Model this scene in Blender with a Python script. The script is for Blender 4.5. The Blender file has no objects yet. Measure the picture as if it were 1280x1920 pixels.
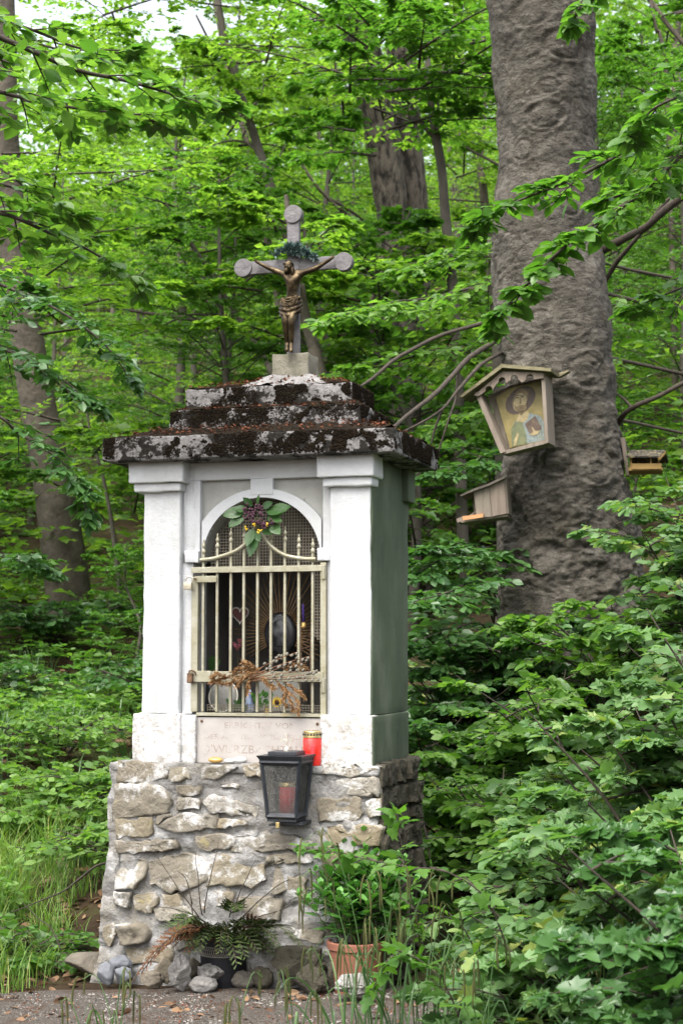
import bpy, bmesh, math, random
import numpy as np
from mathutils import Vector, Matrix
random.seed(3)
rng = np.random.default_rng(11)
sc = bpy.context.scene
COL = sc.collection
rad = math.radians

# ------------------------------------------------------------------ camera, sky, sun, exposure
EYE, PITCH, FPX = 1.2, rad(4.876), 3130.0          # eye height, upward tilt, focal length in pixels of a 1280 x 1920 frame
cd = bpy.data.cameras.new('camera'); cam = bpy.data.objects.new('camera', cd); COL.objects.link(cam)
cam.location = (0, 0, EYE); cam.rotation_euler = (math.pi/2 + PITCH, 0, 0)
cd.sensor_fit = 'VERTICAL'; cd.sensor_height = 24.0; cd.lens = FPX/1920*24.0
cd.clip_start = 0.05; cd.clip_end = 600
cd.dof.use_dof = True; cd.dof.focus_distance = 6.35; cd.dof.aperture_fstop = 4.2
sc.camera = cam
SUN_EL, SUN_AZ = rad(60), rad(212)                 # behind the camera, a little to its left
w = bpy.data.worlds.new('World'); sc.world = w; w.use_nodes = True
nt = w.node_tree; bg = nt.nodes['Background']
sky = nt.nodes.new('ShaderNodeTexSky'); sky.sky_type = 'NISHITA'; sky.sun_disc = False
sky.sun_elevation = SUN_EL; sky.sun_rotation = SUN_AZ; sky.air_density = 1.0; sky.dust_density = 6.0; sky.ozone_density = 0.6
hs = nt.nodes.new('ShaderNodeHueSaturation'); hs.inputs['Saturation'].default_value = .4   # an overcast, milky sky
nt.links.new(sky.outputs[0], hs.inputs['Color']); nt.links.new(hs.outputs[0], bg.inputs[0]); bg.inputs[1].default_value = 0.15
sl = bpy.data.lights.new('sun', 'SUN'); sun = bpy.data.objects.new('sun', sl); COL.objects.link(sun)
sl.energy = 0.9; sl.angle = rad(60); sl.color = (1, .96, .9)
sd = Vector((math.sin(SUN_AZ)*math.cos(SUN_EL), math.cos(SUN_AZ)*math.cos(SUN_EL), math.sin(SUN_EL)))
sun.rotation_euler = sd.to_track_quat('Z', 'Y').to_euler()
vs = sc.view_settings
vs.view_transform = 'Standard'; vs.look = 'None'; vs.gamma = 1; vs.use_curve_mapping = False; vs.exposure = 1.95
sc.render.engine = 'CYCLES'
sc.cycles.max_bounces = 7; sc.cycles.diffuse_bounces = 4; sc.cycles.glossy_bounces = 2; sc.cycles.transmission_bounces = 5
sc.cycles.use_denoising = True; sc.cycles.caustics_reflective = False; sc.cycles.caustics_refractive = False

# ------------------------------------------------------------------ measuring: a photo pixel seen on a real plane
_F = np.array([0, math.cos(PITCH), math.sin(PITCH)]); _U = np.array([0, -math.sin(PITCH), math.cos(PITCH)]); _R = np.array([1., 0, 0])
CAM = np.array([0, 0, EYE])
def ray(x, y): return _F + (x-640)/FPX*_R + (960-y)/FPX*_U
def at(x, y, depth):                                # the point at that distance along the view axis
    return CAM + ray(x, y)*depth
def project(P):
    q = np.asarray(P) - CAM; z = q @ _F
    return 640 + FPX*(q @ _R)/z, 960 - FPX*(q @ _U)/z, z
TH = rad(16.6)                                      # the shrine is turned by this much
SO = np.array([-0.32, 6.25, 0.]); SR = np.array([math.cos(TH), -math.sin(TH), 0]); SDp = np.array([math.sin(TH), math.cos(TH), 0])
def fr(x, y, v=0.0):                                # (along the front, up) of a pixel on a plane parallel to the shrine's front
    d = ray(x, y); t = (SDp @ (SO + v*SDp - CAM))/(d @ SDp); p = CAM + t*d
    return float((p-SO) @ SR), float(p[2])
def sw(u, v, z): return SO + u*SR + v*SDp + np.array([0, 0, z])

# ------------------------------------------------------------------ noise
def _h(i, j, k, s):
    n = (i*374761393 + j*668265263 + k*2147483647 + s*1274126177) & 0xffffffff
    n = ((n ^ (n >> 13))*1274126177) & 0xffffffff
    return ((n ^ (n >> 16)) & 0xffff)/65535.0
def vn(P, scale=1.0, seed=0):
    P = np.asarray(P, float)*scale
    i = np.floor(P).astype(np.int64); f = P-i; f = f*f*(3-2*f)
    x, y, z = i[..., 0], i[..., 1], i[..., 2]; fx, fy, fz = f[..., 0], f[..., 1], f[..., 2]
    r = 0
    for a in (0, 1):
        for b in (0, 1):
            for c in (0, 1):
                r = r + _h(x+a, y+b, z+c, seed)*(fx if a else 1-fx)*(fy if b else 1-fy)*(fz if c else 1-fz)
    return r*2-1
def fbm(P, scale=1.0, oct=4, seed=0):
    r, a = 0, 1.0
    for o in range(oct):
        r = r + a*vn(P, scale*2**o, seed+o); a *= .5
    return r
def smooth(x, a, b):
    t = np.clip((np.asarray(x, float)-a)/(b-a), 0, 1); return t*t*(3-2*t)
def unit(a): return a/np.maximum(np.linalg.norm(a, axis=-1, keepdims=True), 1e-9)

# ------------------------------------------------------------------ objects
def root_matrix(o):
    m = Matrix.Identity(4); q = o
    while q is not None:
        m = q.matrix_basis @ m; q = q.parent
    return m
def props(o, label=None, cat=None, group=None, kind=None):
    for k, v in (('label', label), ('category', cat), ('group', group), ('kind', kind)):
        if v: o[k] = v
    return o
def thing(name, label, cat, loc=(0, 0, 0), rotz=0.0, group=None):
    o = bpy.data.objects.new(name, None); o.empty_display_size = .05; COL.objects.link(o)
    o.location = Vector([float(c) for c in loc]); o.rotation_euler = (0, 0, rotz)
    return props(o, label, cat, group)
def on_shrine(name, label, cat, u=0, v=0, z=0, group=None): return thing(name, label, cat, sw(u, v, z), -TH, group)
def raw_mesh(name, V, F, sm=True):
    me = bpy.data.meshes.new(name)
    V = np.asarray(V, np.float32).reshape(-1, 3)
    if isinstance(F, np.ndarray):
        n, k = F.shape
        me.vertices.add(len(V)); me.vertices.foreach_set('co', V.ravel())
        me.loops.add(n*k); me.loops.foreach_set('vertex_index', F.astype(np.int32).ravel())
        me.polygons.add(n); me.polygons.foreach_set('loop_start', np.arange(0, n*k, k, dtype=np.int32))
        me.update(calc_edges=True); me.validate()
    else:
        me.from_pydata(V.tolist(), [], F); me.update()
    me.polygons.foreach_set('use_smooth', np.full(len(me.polygons), bool(sm)))
    return me
def link(name, me, parent=None, mat=None):
    o = bpy.data.objects.new(name, me); COL.objects.link(o)
    if parent is not None: o.parent = parent
    if mat is not None and not me.materials: me.materials.append(mat)
    return o
def put(name, V, F, mat, parent=None, world=False, sm=True, kind=None, label=None, cat=None, group=None):
    V = np.asarray(V, float).reshape(-1, 3)
    if world and parent is not None:
        m = np.array(root_matrix(parent).inverted()); V = V @ m[:3, :3].T + m[:3, 3]
    o = link(name, raw_mesh(name, V, F, sm), parent, mat)
    return props(o, label, cat, group, kind)

class MB:
    def __init__(s): s.V, s.F, s.n = [], [], 0
    def add(s, V, F):
        V = np.asarray(V, float).reshape(-1, 3); s.V.append(V); s.F += [tuple(int(i)+s.n for i in f) for f in F]; s.n += len(V); return s
    def box(s, lo, hi, R=None, c=None):
        x0, y0, z0 = lo; x1, y1, z1 = hi
        V = np.array([(x0,y0,z0),(x1,y0,z0),(x1,y1,z0),(x0,y1,z0),(x0,y0,z1),(x1,y0,z1),(x1,y1,z1),(x0,y1,z1)], float)
        if R is not None: V = V @ np.asarray(R).T
        if c is not None: V = V + np.asarray(c)
        return s.add(V, [(0,3,2,1),(4,5,6,7),(0,1,5,4),(1,2,6,5),(2,3,7,6),(3,0,4,7)])
    def rbox(s, lo, hi, bev=.006, cut=0, amp=0.0, nscale=12, seed=0, R=None, c=None):
        bm = bmesh.new(); lo = np.array(lo, float); hi = np.array(hi, float)
        bmesh.ops.create_cube(bm, size=1)
        for v in bm.verts: v.co = Vector((lo+hi)/2) + Vector([v.co[i]*(hi-lo)[i] for i in range(3)])
        if bev: bmesh.ops.bevel(bm, geom=bm.edges[:], offset=bev, segments=2, profile=.6, affect='EDGES')
        if cut:
            for _ in range(12):
                L = [e for e in bm.edges if e.calc_length() > cut]
                if not L: break
                bmesh.ops.subdivide_edges(bm, edges=L, cuts=1, use_grid_fill=True)
        bm.normal_update()
        V = np.array([v.co[:] for v in bm.verts]); N = np.array([v.normal[:] for v in bm.verts])
        if amp: V = V + N*(fbm(V, nscale, 4, seed)*amp)[:, None]
        F = [tuple(v.index for v in f.verts) for f in bm.faces]
        bm.free()
        if R is not None: V = V @ np.asarray(R).T
        if c is not None: V = V + np.asarray(c)
        return s.add(V, F)
    def tube(s, P, r, n=8, cap=True):
        P = np.asarray(P, float); k = len(P); r = np.broadcast_to(np.asarray(r, float), (k,))
        T = unit(np.gradient(P, axis=0)); ref = np.array([0, 0, 1.]) if abs(unit(P[-1]-P[0])[2]) < .8 else np.array([1., 0, 0])
        A = unit(np.cross(T, ref)); B = np.cross(T, A)
        a = np.arange(n)/n*2*math.pi
        V = P[:, None] + r[:, None, None]*(np.cos(a)[None, :, None]*A[:, None]+np.sin(a)[None, :, None]*B[:, None])
        F = [(i*n+j, i*n+(j+1) % n, (i+1)*n+(j+1) % n, (i+1)*n+j) for i in range(k-1) for j in range(n)]
        if cap: F += [tuple(range(n))[::-1], tuple((k-1)*n+j for j in range(n))]
        return s.add(V.reshape(-1, 3), F)
    def lathe(s, prof, n=24, c=(0, 0, 0), cap=True):
        c = np.array(c, float); a = np.arange(n)/n*2*math.pi; V = []
        for r, z in prof: V += [(c[0]+r*math.cos(t), c[1]+r*math.sin(t), c[2]+z) for t in a]
        k = len(prof)
        F = [(i*n+j, i*n+(j+1) % n, (i+1)*n+(j+1) % n, (i+1)*n+j) for i in range(k-1) for j in range(n)]
        if cap: F += [tuple(range(n))[::-1], tuple((k-1)*n+j for j in range(n))]
        return s.add(V, F)
    def prism(s, poly, v0, v1):                    # poly of (u, z), extruded from depth v0 (front) to v1
        n = len(poly); V = [(u, v0, z) for u, z in poly] + [(u, v1, z) for u, z in poly]
        ar = sum(poly[i][0]*poly[(i+1) % n][1]-poly[(i+1) % n][0]*poly[i][1] for i in range(n))
        F = [tuple(range(n)), tuple(range(2*n-1, n-1, -1))] + [(i, n+i, n+(i+1) % n, (i+1) % n) for i in range(n)]
        if ar < 0: F = [f[::-1] for f in F]
        return s.add(V, F)
    def blob(s, c, rx, ry, rz, amp=.15, sub=3, seed=0, nscale=1.3, R=None, flat=0.0):
        bm = bmesh.new(); bmesh.ops.create_icosphere(bm, subdivisions=sub, radius=1)
        V = np.array([v.co[:] for v in bm.verts]); F = [tuple(v.index for v in f.verts) for f in bm.faces]; bm.free()
        V = V*(1+amp*fbm(V+seed*7.3, nscale, 3, seed)+(.35*amp*fbm(V+seed, 5.5, 3, seed+9) if sub > 3 else 0))[:, None]
        if flat:
            for q in range(5):
                d = unit(np.random.default_rng(seed*9+q).normal(size=3)); h = V @ d; V = V - d*np.maximum(h-(1-flat), 0)[:, None]*.9
        V = V*np.array([rx, ry, rz])
        if R is not None: V = V @ np.asarray(R).T
        return s.add(V+np.array(c), F)
    def build(s, name, mat, parent=None, world=False, sm=False, **k):
        return put(name, np.concatenate(s.V), s.F, mat, parent, world, sm, **k)
def rot(ax, a): return np.array(Matrix.Rotation(a, 3, ax))
def curve_pts(P, n=12):                             # Catmull-Rom through the points
    P = np.asarray(P, float)
    if len(P) < 3: return np.linspace(P[0], P[-1], n)
    Q = np.vstack([2*P[0]-P[1], P, 2*P[-1]-P[-2]]); out = []
    t = np.linspace(0, len(P)-1-1e-6, n)
    for s_ in t:
        i = int(s_); f = s_-i; a, b, c, d = Q[i:i+4]
        out.append(.5*(2*b+(c-a)*f+(2*a-5*b+4*c-d)*f*f+(3*b-a-3*c+d)*f**3))
    return np.array(out)

# ------------------------------------------------------------------ materials
def _n(nt, t, **k):
    n = nt.nodes.new(t)
    for a, b in k.items(): setattr(n, a, b)
    return n
def ramp(nt, fac, cols):
    r = _n(nt, 'ShaderNodeValToRGB'); e = r.color_ramp.elements
    while len(e) < len(cols): e.new(.5)
    for i, (p, c) in enumerate(cols): e[i].position = p; e[i].color = (*c, 1)
    nt.links.new(fac, r.inputs[0]); return r.outputs[0]
def noise(nt, scale, detail=6, rough=.6, vec=None, stretch=None):
    tc = _n(nt, 'ShaderNodeTexCoord'); o = tc.outputs['Object'] if vec is None else vec
    if stretch:
        mp = _n(nt, 'ShaderNodeMapping'); mp.inputs['Scale'].default_value = stretch; nt.links.new(o, mp.inputs[0]); o = mp.outputs[0]
    n = _n(nt, 'ShaderNodeTexNoise'); n.inputs['Scale'].default_value = scale; n.inputs['Detail'].default_value = detail; n.inputs['Roughness'].default_value = rough
    nt.links.new(o, n.inputs['Vector']); return n.outputs['Fac']
def mixc(nt, fac, a, b, mode='MIX'):
    m = _n(nt, 'ShaderNodeMix', data_type='RGBA', blend_type=mode)
    for sock, val in ((m.inputs[0], fac), (m.inputs[6], a), (m.inputs[7], b)):
        if hasattr(val, 'is_linked'): nt.links.new(val, sock)
        elif isinstance(val, tuple): sock.default_value = (*val, 1)
        else: sock.default_value = val
    return m.outputs[2]
def M(name, cols, scale=8, rough=.8, bump=.3, bscale=40, metal=0.0, detail=6, stretch=None, layers=(), spec=.4, bdist=.01, objvar=None):
    """cols: ramp of the main noise. layers: (scale, low, high, colour, stretch) patches of another colour over it."""
    m = bpy.data.materials.new(name); m.use_nodes = True; nt = m.node_tree; b = nt.nodes['Principled BSDF']
    c = ramp(nt, noise(nt, scale, detail, .6, None, stretch), cols) if len(cols) > 1 else None
    if c is None:
        rg = _n(nt, 'ShaderNodeRGB'); rg.outputs[0].default_value = (*cols[0][1], 1); c = rg.outputs[0]
    if objvar:
        oi = _n(nt, 'ShaderNodeObjectInfo'); c = mixc(nt, objvar[0], c, ramp(nt, oi.outputs['Random'], objvar[1]), objvar[2])
    for (ls, lo, hi, lc, st) in layers:
        f = ramp(nt, noise(nt, ls, 10, .72, None, st), [(lo, (0, 0, 0)), (hi, (1, 1, 1))] if hi > 0 else [(lo+hi, (0, 0, 0)), (lo, (1, 1, 1)), (lo-hi, (0, 0, 0))]); c = mixc(nt, f, c, lc)
    nt.links.new(c, b.inputs['Base Color'])
    b.inputs['Roughness'].default_value = rough; b.inputs['Metallic'].default_value = metal; b.inputs['Specular IOR Level'].default_value = spec
    if bump:
        bp = _n(nt, 'ShaderNodeBump'); bp.inputs['Strength'].default_value = bump; bp.inputs['Distance'].default_value = bdist
        nt.links.new(noise(nt, bscale, 8, .65, None, stretch), bp.inputs['Height']); nt.links.new(bp.outputs[0], b.inputs['Normal'])
    return m
def leafmat(name, dark, light, trans=.4, rough=.42, spec=.5, yellow=None, tmul=(1.5, 1.7, .7)):
    m = bpy.data.materials.new(name); m.use_nodes = True; nt = m.node_tree; b = nt.nodes['Principled BSDF']; out = nt.nodes['Material Output']
    g = _n(nt, 'ShaderNodeNewGeometry'); oi = _n(nt, 'ShaderNodeObjectInfo')
    a = _n(nt, 'ShaderNodeMath', operation='ADD'); nt.links.new(g.outputs['Random Per Island'], a.inputs[0]); nt.links.new(oi.outputs['Random'], a.inputs[1])
    f = _n(nt, 'ShaderNodeMath', operation='FRACT'); nt.links.new(a.outputs[0], f.inputs[0])
    cols = [(0, dark), (.9, light)] + ([(1.0, yellow)] if yellow else [])
    c = ramp(nt, f.outputs[0], cols)
    nt.links.new(c, b.inputs['Base Color']); b.inputs['Roughness'].default_value = rough; b.inputs['Specular IOR Level'].default_value = spec
    t = _n(nt, 'ShaderNodeBsdfTranslucent'); nt.links.new(mixc(nt, 1.0, c, tmul, 'MULTIPLY'), t.inputs[0])
    mx = _n(nt, 'ShaderNodeMixShader'); mx.inputs[0].default_value = trans
    nt.links.new(b.outputs[0], mx.inputs[1]); nt.links.new(t.outputs[0], mx.inputs[2]); nt.links.new(mx.outputs[0], out.inputs['Surface'])
    return m
WHITE = (.8, .8, .78)
m_plaster = M('plaster_white', [(.2, (.42, .43, .44)), (.7, (.53, .54, .55))], 5, .85, .5, 55, layers=((9, .62, .8, (.42, .41, .37), None), (2.5, .5, .8, (.4, .4, .37), (1, 1, .3)), (14, .6, .78, (.3, .3, .26), (1, 1, .12)), (34, .69, .72, (.22, .21, .18), None)), bdist=.008)
m_plinth = M('plaster_flaking', [(.3, (.27, .26, .24)), (.6, (.45, .44, .42))], 14, .9, .6, 60, layers=((40, .46, .56, (.6, .6, .6), None), (4, .52, .7, (.2, .18, .14), (1, 1, 1.5)), (60, .6, .66, (.12, .11, .09), None)), bdist=.01)
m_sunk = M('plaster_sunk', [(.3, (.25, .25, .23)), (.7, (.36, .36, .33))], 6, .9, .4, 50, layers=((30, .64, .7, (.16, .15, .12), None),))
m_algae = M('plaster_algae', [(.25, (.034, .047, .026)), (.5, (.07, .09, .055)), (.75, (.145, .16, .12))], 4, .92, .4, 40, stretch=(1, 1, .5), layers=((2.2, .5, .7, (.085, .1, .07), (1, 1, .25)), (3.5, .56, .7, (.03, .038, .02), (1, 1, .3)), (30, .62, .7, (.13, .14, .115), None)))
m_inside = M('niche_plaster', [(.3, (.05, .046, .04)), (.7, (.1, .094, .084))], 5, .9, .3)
m_roof = M('roof_concrete', [(.3, (.1, .093, .09)), (.7, (.235, .225, .22))], 50, .95, .8, 70, layers=((26, .58, .66, (.05, .045, .035), None), (13, .49, .525, (.006, .0045, .0025), (.8, .8, 1.1)), (45, .56, .6, (.01, .008, .005), None)), bdist=.012)
m_moss = M('roof_moss', [(.3, (.01, .0075, .0045)), (.6, (.02, .014, .0085)), (.8, (.02, .0215, .009))], 25, 1, .9, 90, bdist=.02, spec=.1)
m_mound = M('mortar_cap', [(.3, (.12, .115, .11)), (.7, (.21, .2, .195))], 20, .95, .4)
m_mortar = M('lime_mortar', [(.3, (.12, .113, .1)), (.5, (.215, .21, .2)), (.68, (.4, .4, .395))], 12, .95, 1.0, 40, layers=((4, .52, .68, (.22, .2, .16), None), (18, .64, .7, (.06, .055, .05), None)), bdist=.02)
m_stone = M('rubble_stone', [(.3, (.12, .11, .095)), (.7, (.23, .215, .185))], 9, .92, 1.0, 30, detail=8, layers=((9, .52, .6, (.43, .425, .41), None), (11, .6, .74, (.26, .22, .07), None), (45, .68, .73, (.07, .06, .05), None)), bdist=.016,
            objvar=(.5, [(0, (.13, .12, .1)), (.25, (.23, .175, .085)), (.5, (.17, .15, .115)), (.75, (.22, .18, .1)), (1, (.29, .27, .23))], 'MIX'))
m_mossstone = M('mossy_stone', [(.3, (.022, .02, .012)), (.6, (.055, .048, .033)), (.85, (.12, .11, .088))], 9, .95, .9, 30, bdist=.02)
m_rock = M('loose_rock', [(.3, (.05, .042, .032)), (.7, (.14, .12, .092))], 18, .9, .9, 40, detail=8, layers=((22, .62, .7, (.45, .43, .4), None), (8, .62, .72, (.06, .06, .03), None)), bdist=.012,
           objvar=(.4, [(0, (.2, .17, .12)), (1, (.1, .095, .085))], 'MIX'))
m_rockblue = M('blue_grey_rock', [(.3, (.075, .082, .094)), (.6, (.15, .158, .172)), (.75, (.35, .35, .35))], 14, .75, .5, 40)
m_rockwhite = M('white_rock', [(.3, (.12, .112, .1)), (.65, (.27, .26, .25))], 16, .85, 1.0, 38, bdist=.014)
m_gate = M('gate_paint', [(.3, (.25, .23, .145)), (.7, (.36, .345, .27))], 20, .42, .6, 120, metal=.25, layers=((13, .62, .74, (.42, .33, .12), None), (60, .7, .76, (.14, .08, .03), None)), bdist=.003)
m_rust = M('rusty_iron', [(.3, (.06, .035, .02)), (.7, (.16, .09, .05))], 40, .8, .5, 100)
m_lock = M('lock_brass', [(.3, (.4, .36, .26)), (.7, (.5, .46, .36))], 20, .4, .2, 80, metal=.6)
m_mesh = M('sacking_wire', [(.3, (.16, .14, .105)), (.7, (.28, .25, .2))], 30, .8, 0)
m_plaque = M('plaque_stone', [(.3, (.3, .275, .255)), (.7, (.4, .375, .35))], 7, .7, .25, 60, layers=((9, .62, .75, (.45, .33, .2), (1, 1, .15)),))
m_letter = M('letter_cut', [(.45, (.24, .2, .17)), (.6, (.37, .345, .32))], 24, .8, 0)
m_cross = M('cross_stone', [(.3, (.085, .08, .081)), (.7, (.155, .147, .15))], 30, .75, .8, 75, layers=((30, .62, .7, (.12, .11, .11), None),), bdist=.006)
m_pedestal = M('pedestal_stone', [(.3, (.1, .095, .065)), (.7, (.22, .205, .165))], 14, .95, .7, 60, layers=((6, .55, .7, (.13, .12, .05), (1, 1, .4)),))
m_bronze = M('bronze', [(.3, (.014, .01, .006)), (.5, (.045, .032, .017)), (.75, (.15, .115, .066))], 34, .4, .3, 90, metal=.85)
m_black = M('black_metal', [(.3, (.012, .014, .018)), (.7, (.03, .033, .04))], 20, .38, .2, 150)
m_brass = M('brass', [(.3, (.45, .34, .14)), (.7, (.6, .5, .28))], 25, .35, .2, metal=.85)
m_silver = M('tin', [(.3, (.4, .38, .33)), (.7, (.6, .58, .5))], 25, .4, .2, metal=.7)
m_red = M('candle_red', [(.3, (.6, .012, .008)), (.7, (.75, .025, .015))], 5, .25, 0, spec=.6)
m_waxred = M('wax_red', [(.3, (.42, .02, .03)), (.7, (.55, .05, .06))], 30, .5, 0)
def glassmat():
    m = bpy.data.materials.new('textured_glass'); m.use_nodes = True; nt = m.node_tree; b = nt.nodes['Principled BSDF']; out = nt.nodes['Material Output']
    b.inputs['Base Color'].default_value = (.2, .2, .19, 1); b.inputs['Roughness'].default_value = .18
    bp = _n(nt, 'ShaderNodeBump'); bp.inputs['Strength'].default_value = .8; bp.inputs['Distance'].default_value = .004
    nt.links.new(noise(nt, 260, 3), bp.inputs['Height']); nt.links.new(bp.outputs[0], b.inputs['Normal'])
    tr = _n(nt, 'ShaderNodeBsdfTransparent'); tr.inputs[0].default_value = (.75, .75, .74, 1)
    mx = _n(nt, 'ShaderNodeMixShader'); f = ramp(nt, noise(nt, 330, 2), [(.48, (.97, .97, .97)), (.68, (.3, .3, .3))])
    nt.links.new(f, mx.inputs[0]); nt.links.new(b.outputs[0], mx.inputs[1]); nt.links.new(tr.outputs[0], mx.inputs[2]); nt.links.new(mx.outputs[0], out.inputs['Surface'])
    return m
m_glass = glassmat()
m_terra = M('terracotta', [(.3, (.16, .062, .038)), (.7, (.22, .09, .057))], 12, .8, .3, 90)
m_pot = M('black_plastic', [(.5, (.005, .005, .008))], 1, .5, 0)
m_band = M('mesh_band', [(.5, (.14, .13, .11))], 1, .6, 0)
m_wood = M('grey_wood', [(.3, (.1, .08, .06)), (.7, (.22, .18, .145))], 9, .85, .5, 30, stretch=(6, 6, .5), layers=((5, .62, .75, (.14, .13, .05), (3, 3, .5)),), objvar=(.3, [(0, (.19, .14, .11)), (1, (.16, .15, .11))], 'MIX'))
m_woodroof = M('mossy_board', [(.3, (.08, .07, .035)), (.7, (.19, .17, .1))], 8, .9, .5, 30, stretch=(1, 5, 5))
m_freshwood = M('fresh_wood', [(.3, (.34, .16, .065)), (.7, (.44, .24, .11))], 6, .7, .2, 30, stretch=(.5, 6, 6))
m_yellowwood = M('yellow_wood', [(.3, (.16, .1, .025)), (.7, (.24, .155, .045))], 6, .7, .2, 30)
m_felt = M('roof_felt', [(.5, (.015, .013, .011)), (.66, (.22, .18, .09))], 55, .9, .4, 90)
m_beech = M('beech_bark', [(.25, (.036, .031, .024)), (.5, (.072, .064, .051)), (.75, (.13, .118, .097))], 11, .9, 1.0, 26, detail=12, stretch=(1, 1, 1.5), layers=((3, .52, .68, (.05, .043, .028), None), (3.6, .5, -.014, (.02, .016, .011), (1, 1, 1.6)), (8, .5, -.014, (.022, .018, .012), (1, 1, 1.0)), (26, .6, .68, (.03, .025, .018), (1, 1, .7)), (22, .6, .68, (.16, .145, .12), (1, 1, 2)), (5, .62, .76, (.06, .064, .026), None), (2.2, .56, .72, (.15, .14, .12), (1, 1, .7))), bdist=.03)
m_bark = M('grey_bark', [(.3, (.05, .043, .034)), (.7, (.12, .105, .085))], 9, .9, .6, 30, stretch=(1, 1, .5), layers=((5, .6, .75, (.06, .065, .03), None),), bdist=.02)
m_palebark = M('pale_bark', [(.3, (.05, .041, .03)), (.7, (.115, .098, .074))], 8, .9, .6, 25, layers=((5, .6, .75, (.09, .095, .05), None),), bdist=.02)
m_oak = M('oak_bark', [(.4, (.014, .011, .008)), (.56, (.1, .083, .066))], 14, .95, 1.0, 14, stretch=(1.3, 1.3, .45), bdist=.06, detail=9)
m_brownbark = M('brown_bark', [(.3, (.036, .029, .021)), (.7, (.105, .088, .068))], 9, .9, .8, 22, detail=9, layers=((5, .58, .72, (.04, .045, .018), None), (26, .62, .68, (.13, .115, .09), None)), bdist=.02)
m_twig = M('dark_twig', [(.3, (.018, .014, .01)), (.7, (.05, .038, .027))], 30, .85, .3)
m_greentwig = M('green_twig', [(.3, (.06, .07, .025)), (.7, (.1, .085, .04))], 30, .7, 0)
m_leaf = leafmat('leaf_beech', (.045, .12, .018), (.095, .2, .034), .48, .4, .5)
m_leafback = leafmat('leaf_forest', (.06, .145, .022), (.14, .245, .045), .56, .42, .5, tmul=(1.75, 1.8, .7))
m_leafsun = leafmat('leaf_light', (.06, .145, .025), (.135, .245, .05), .48, .42, .45, tmul=(1.4, 1.6, .65))
m_leafbough = leafmat('leaf_bough', (.05, .13, .024), (.115, .215, .045), .46, .36, .55, tmul=(1.6, 1.75, .7))
m_leafpale = leafmat('leaf_pale', (.08, .18, .035), (.17, .29, .065), .48, .5, .4, tmul=(1.4, 1.5, .7))
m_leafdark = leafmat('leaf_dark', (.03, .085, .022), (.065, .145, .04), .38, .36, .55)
m_leafbush = leafmat('leaf_bush', (.066, .145, .046), (.125, .22, .078), .4, .5, .4, yellow=(.22, .26, .06))
m_sedum = leafmat('leaf_sedum', (.04, .13, .025), (.1, .24, .05), .25, .4, .5)
m_grass = leafmat('grass_blade', (.06, .14, .02), (.16, .26, .05), .4, .5, .4, yellow=(.3, .28, .1))
m_sedge = leafmat('sedge_blade', (.025, .07, .016), (.07, .14, .04), .25, .45, .5)
m_spike = leafmat('sedge_spike', (.028, .036, .01), (.06, .065, .02), .1, .8, .2)
m_litter = leafmat('dead_leaf', (.06, .03, .015), (.2, .12, .066), .15, .7, .3, yellow=(.25, .17, .1), tmul=(1, 1, 1))
m_redlitter = leafmat('bud_scale', (.05, .016, .008), (.15, .055, .026), .1, .8, .2, tmul=(1, 1, 1))
m_fir = leafmat('fir_needle', (.03, .06, .05), (.1, .16, .15), .1, .5, .4, tmul=(1, 1, 1))
m_dryfir = leafmat('dry_needle', (.16, .08, .032), (.32, .19, .09), .15, .7, .2, tmul=(1, 1, 1))
m_thuja = leafmat('thuja', (.012, .026, .007), (.055, .085, .018), .15, .6, .3, tmul=(1, 1, 1))
m_drythuja = leafmat('thuja_brown', (.05, .022, .009), (.13, .055, .022), .15, .7, .2, tmul=(1, 1, 1))
m_white = M('white_glaze', [(.3, (.4, .4, .39)), (.7, (.5, .5, .49))], 6, .35, 0)
m_gold = M('gold_paint', [(.3, (.5, .3, .08)), (.7, (.66, .44, .16))], 6, .35, 0, metal=.5)
m_purple = M('purple_flower', [(.3, (.03, .01, .018)), (.7, (.085, .03, .05))], 30, .7, 0)
m_yellow = M('yellow_flower', [(.3, (.6, .38, .02)), (.7, (.7, .5, .04))], 30, .6, 0)
m_ray = M('gilded_ray', [(.3, (.07, .04, .017)), (.7, (.18, .115, .05))], 20, .45, .2, metal=.4)
m_darkpic = M('dark_picture', [(.3, (.01, .01, .012)), (.7, (.035, .034, .036))], 20, .2, 0)
m_heart = M('heart_red', [(.3, (.05, .012, .012)), (.7, (.1, .025, .02))], 20, .5, 0)
m_blue = M('blue_glaze', [(.3, (.12, .2, .42)), (.6, (.5, .55, .62))], 25, .3, 0)
m_violet = M('violet_cloth', [(.5, (.05, .025, .16))], 1, .8, 0)
m_catkin = M('willow_catkin', [(.3, (.1, .09, .07)), (.7, (.2, .185, .15))], 60, .9, .4, 200)
m_stick = M('red_brown_stick', [(.3, (.1, .04, .018)), (.7, (.2, .1, .05))], 20, .6, .2)
m_ground = M('forest_floor', [(.3, (.018, .012, .008)), (.55, (.04, .027, .015)), (.8, (.028, .034, .012))], 6, 1, .8, 25, layers=((1.2, .5, .65, (.05, .065, .02), None),), bdist=.03, spec=.1)
m_gravel = M('gravel', [(.35, (.02, .017, .014)), (.5, (.06, .052, .044)), (.65, (.14, .125, .11))], 160, .95, .9, 150, layers=((7, .52, .64, (.05, .032, .021), None), (70, .6, .68, (.1, .045, .03), None), (220, .62, .7, (.3, .285, .265), None)), bdist=.008, spec=.2)

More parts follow.
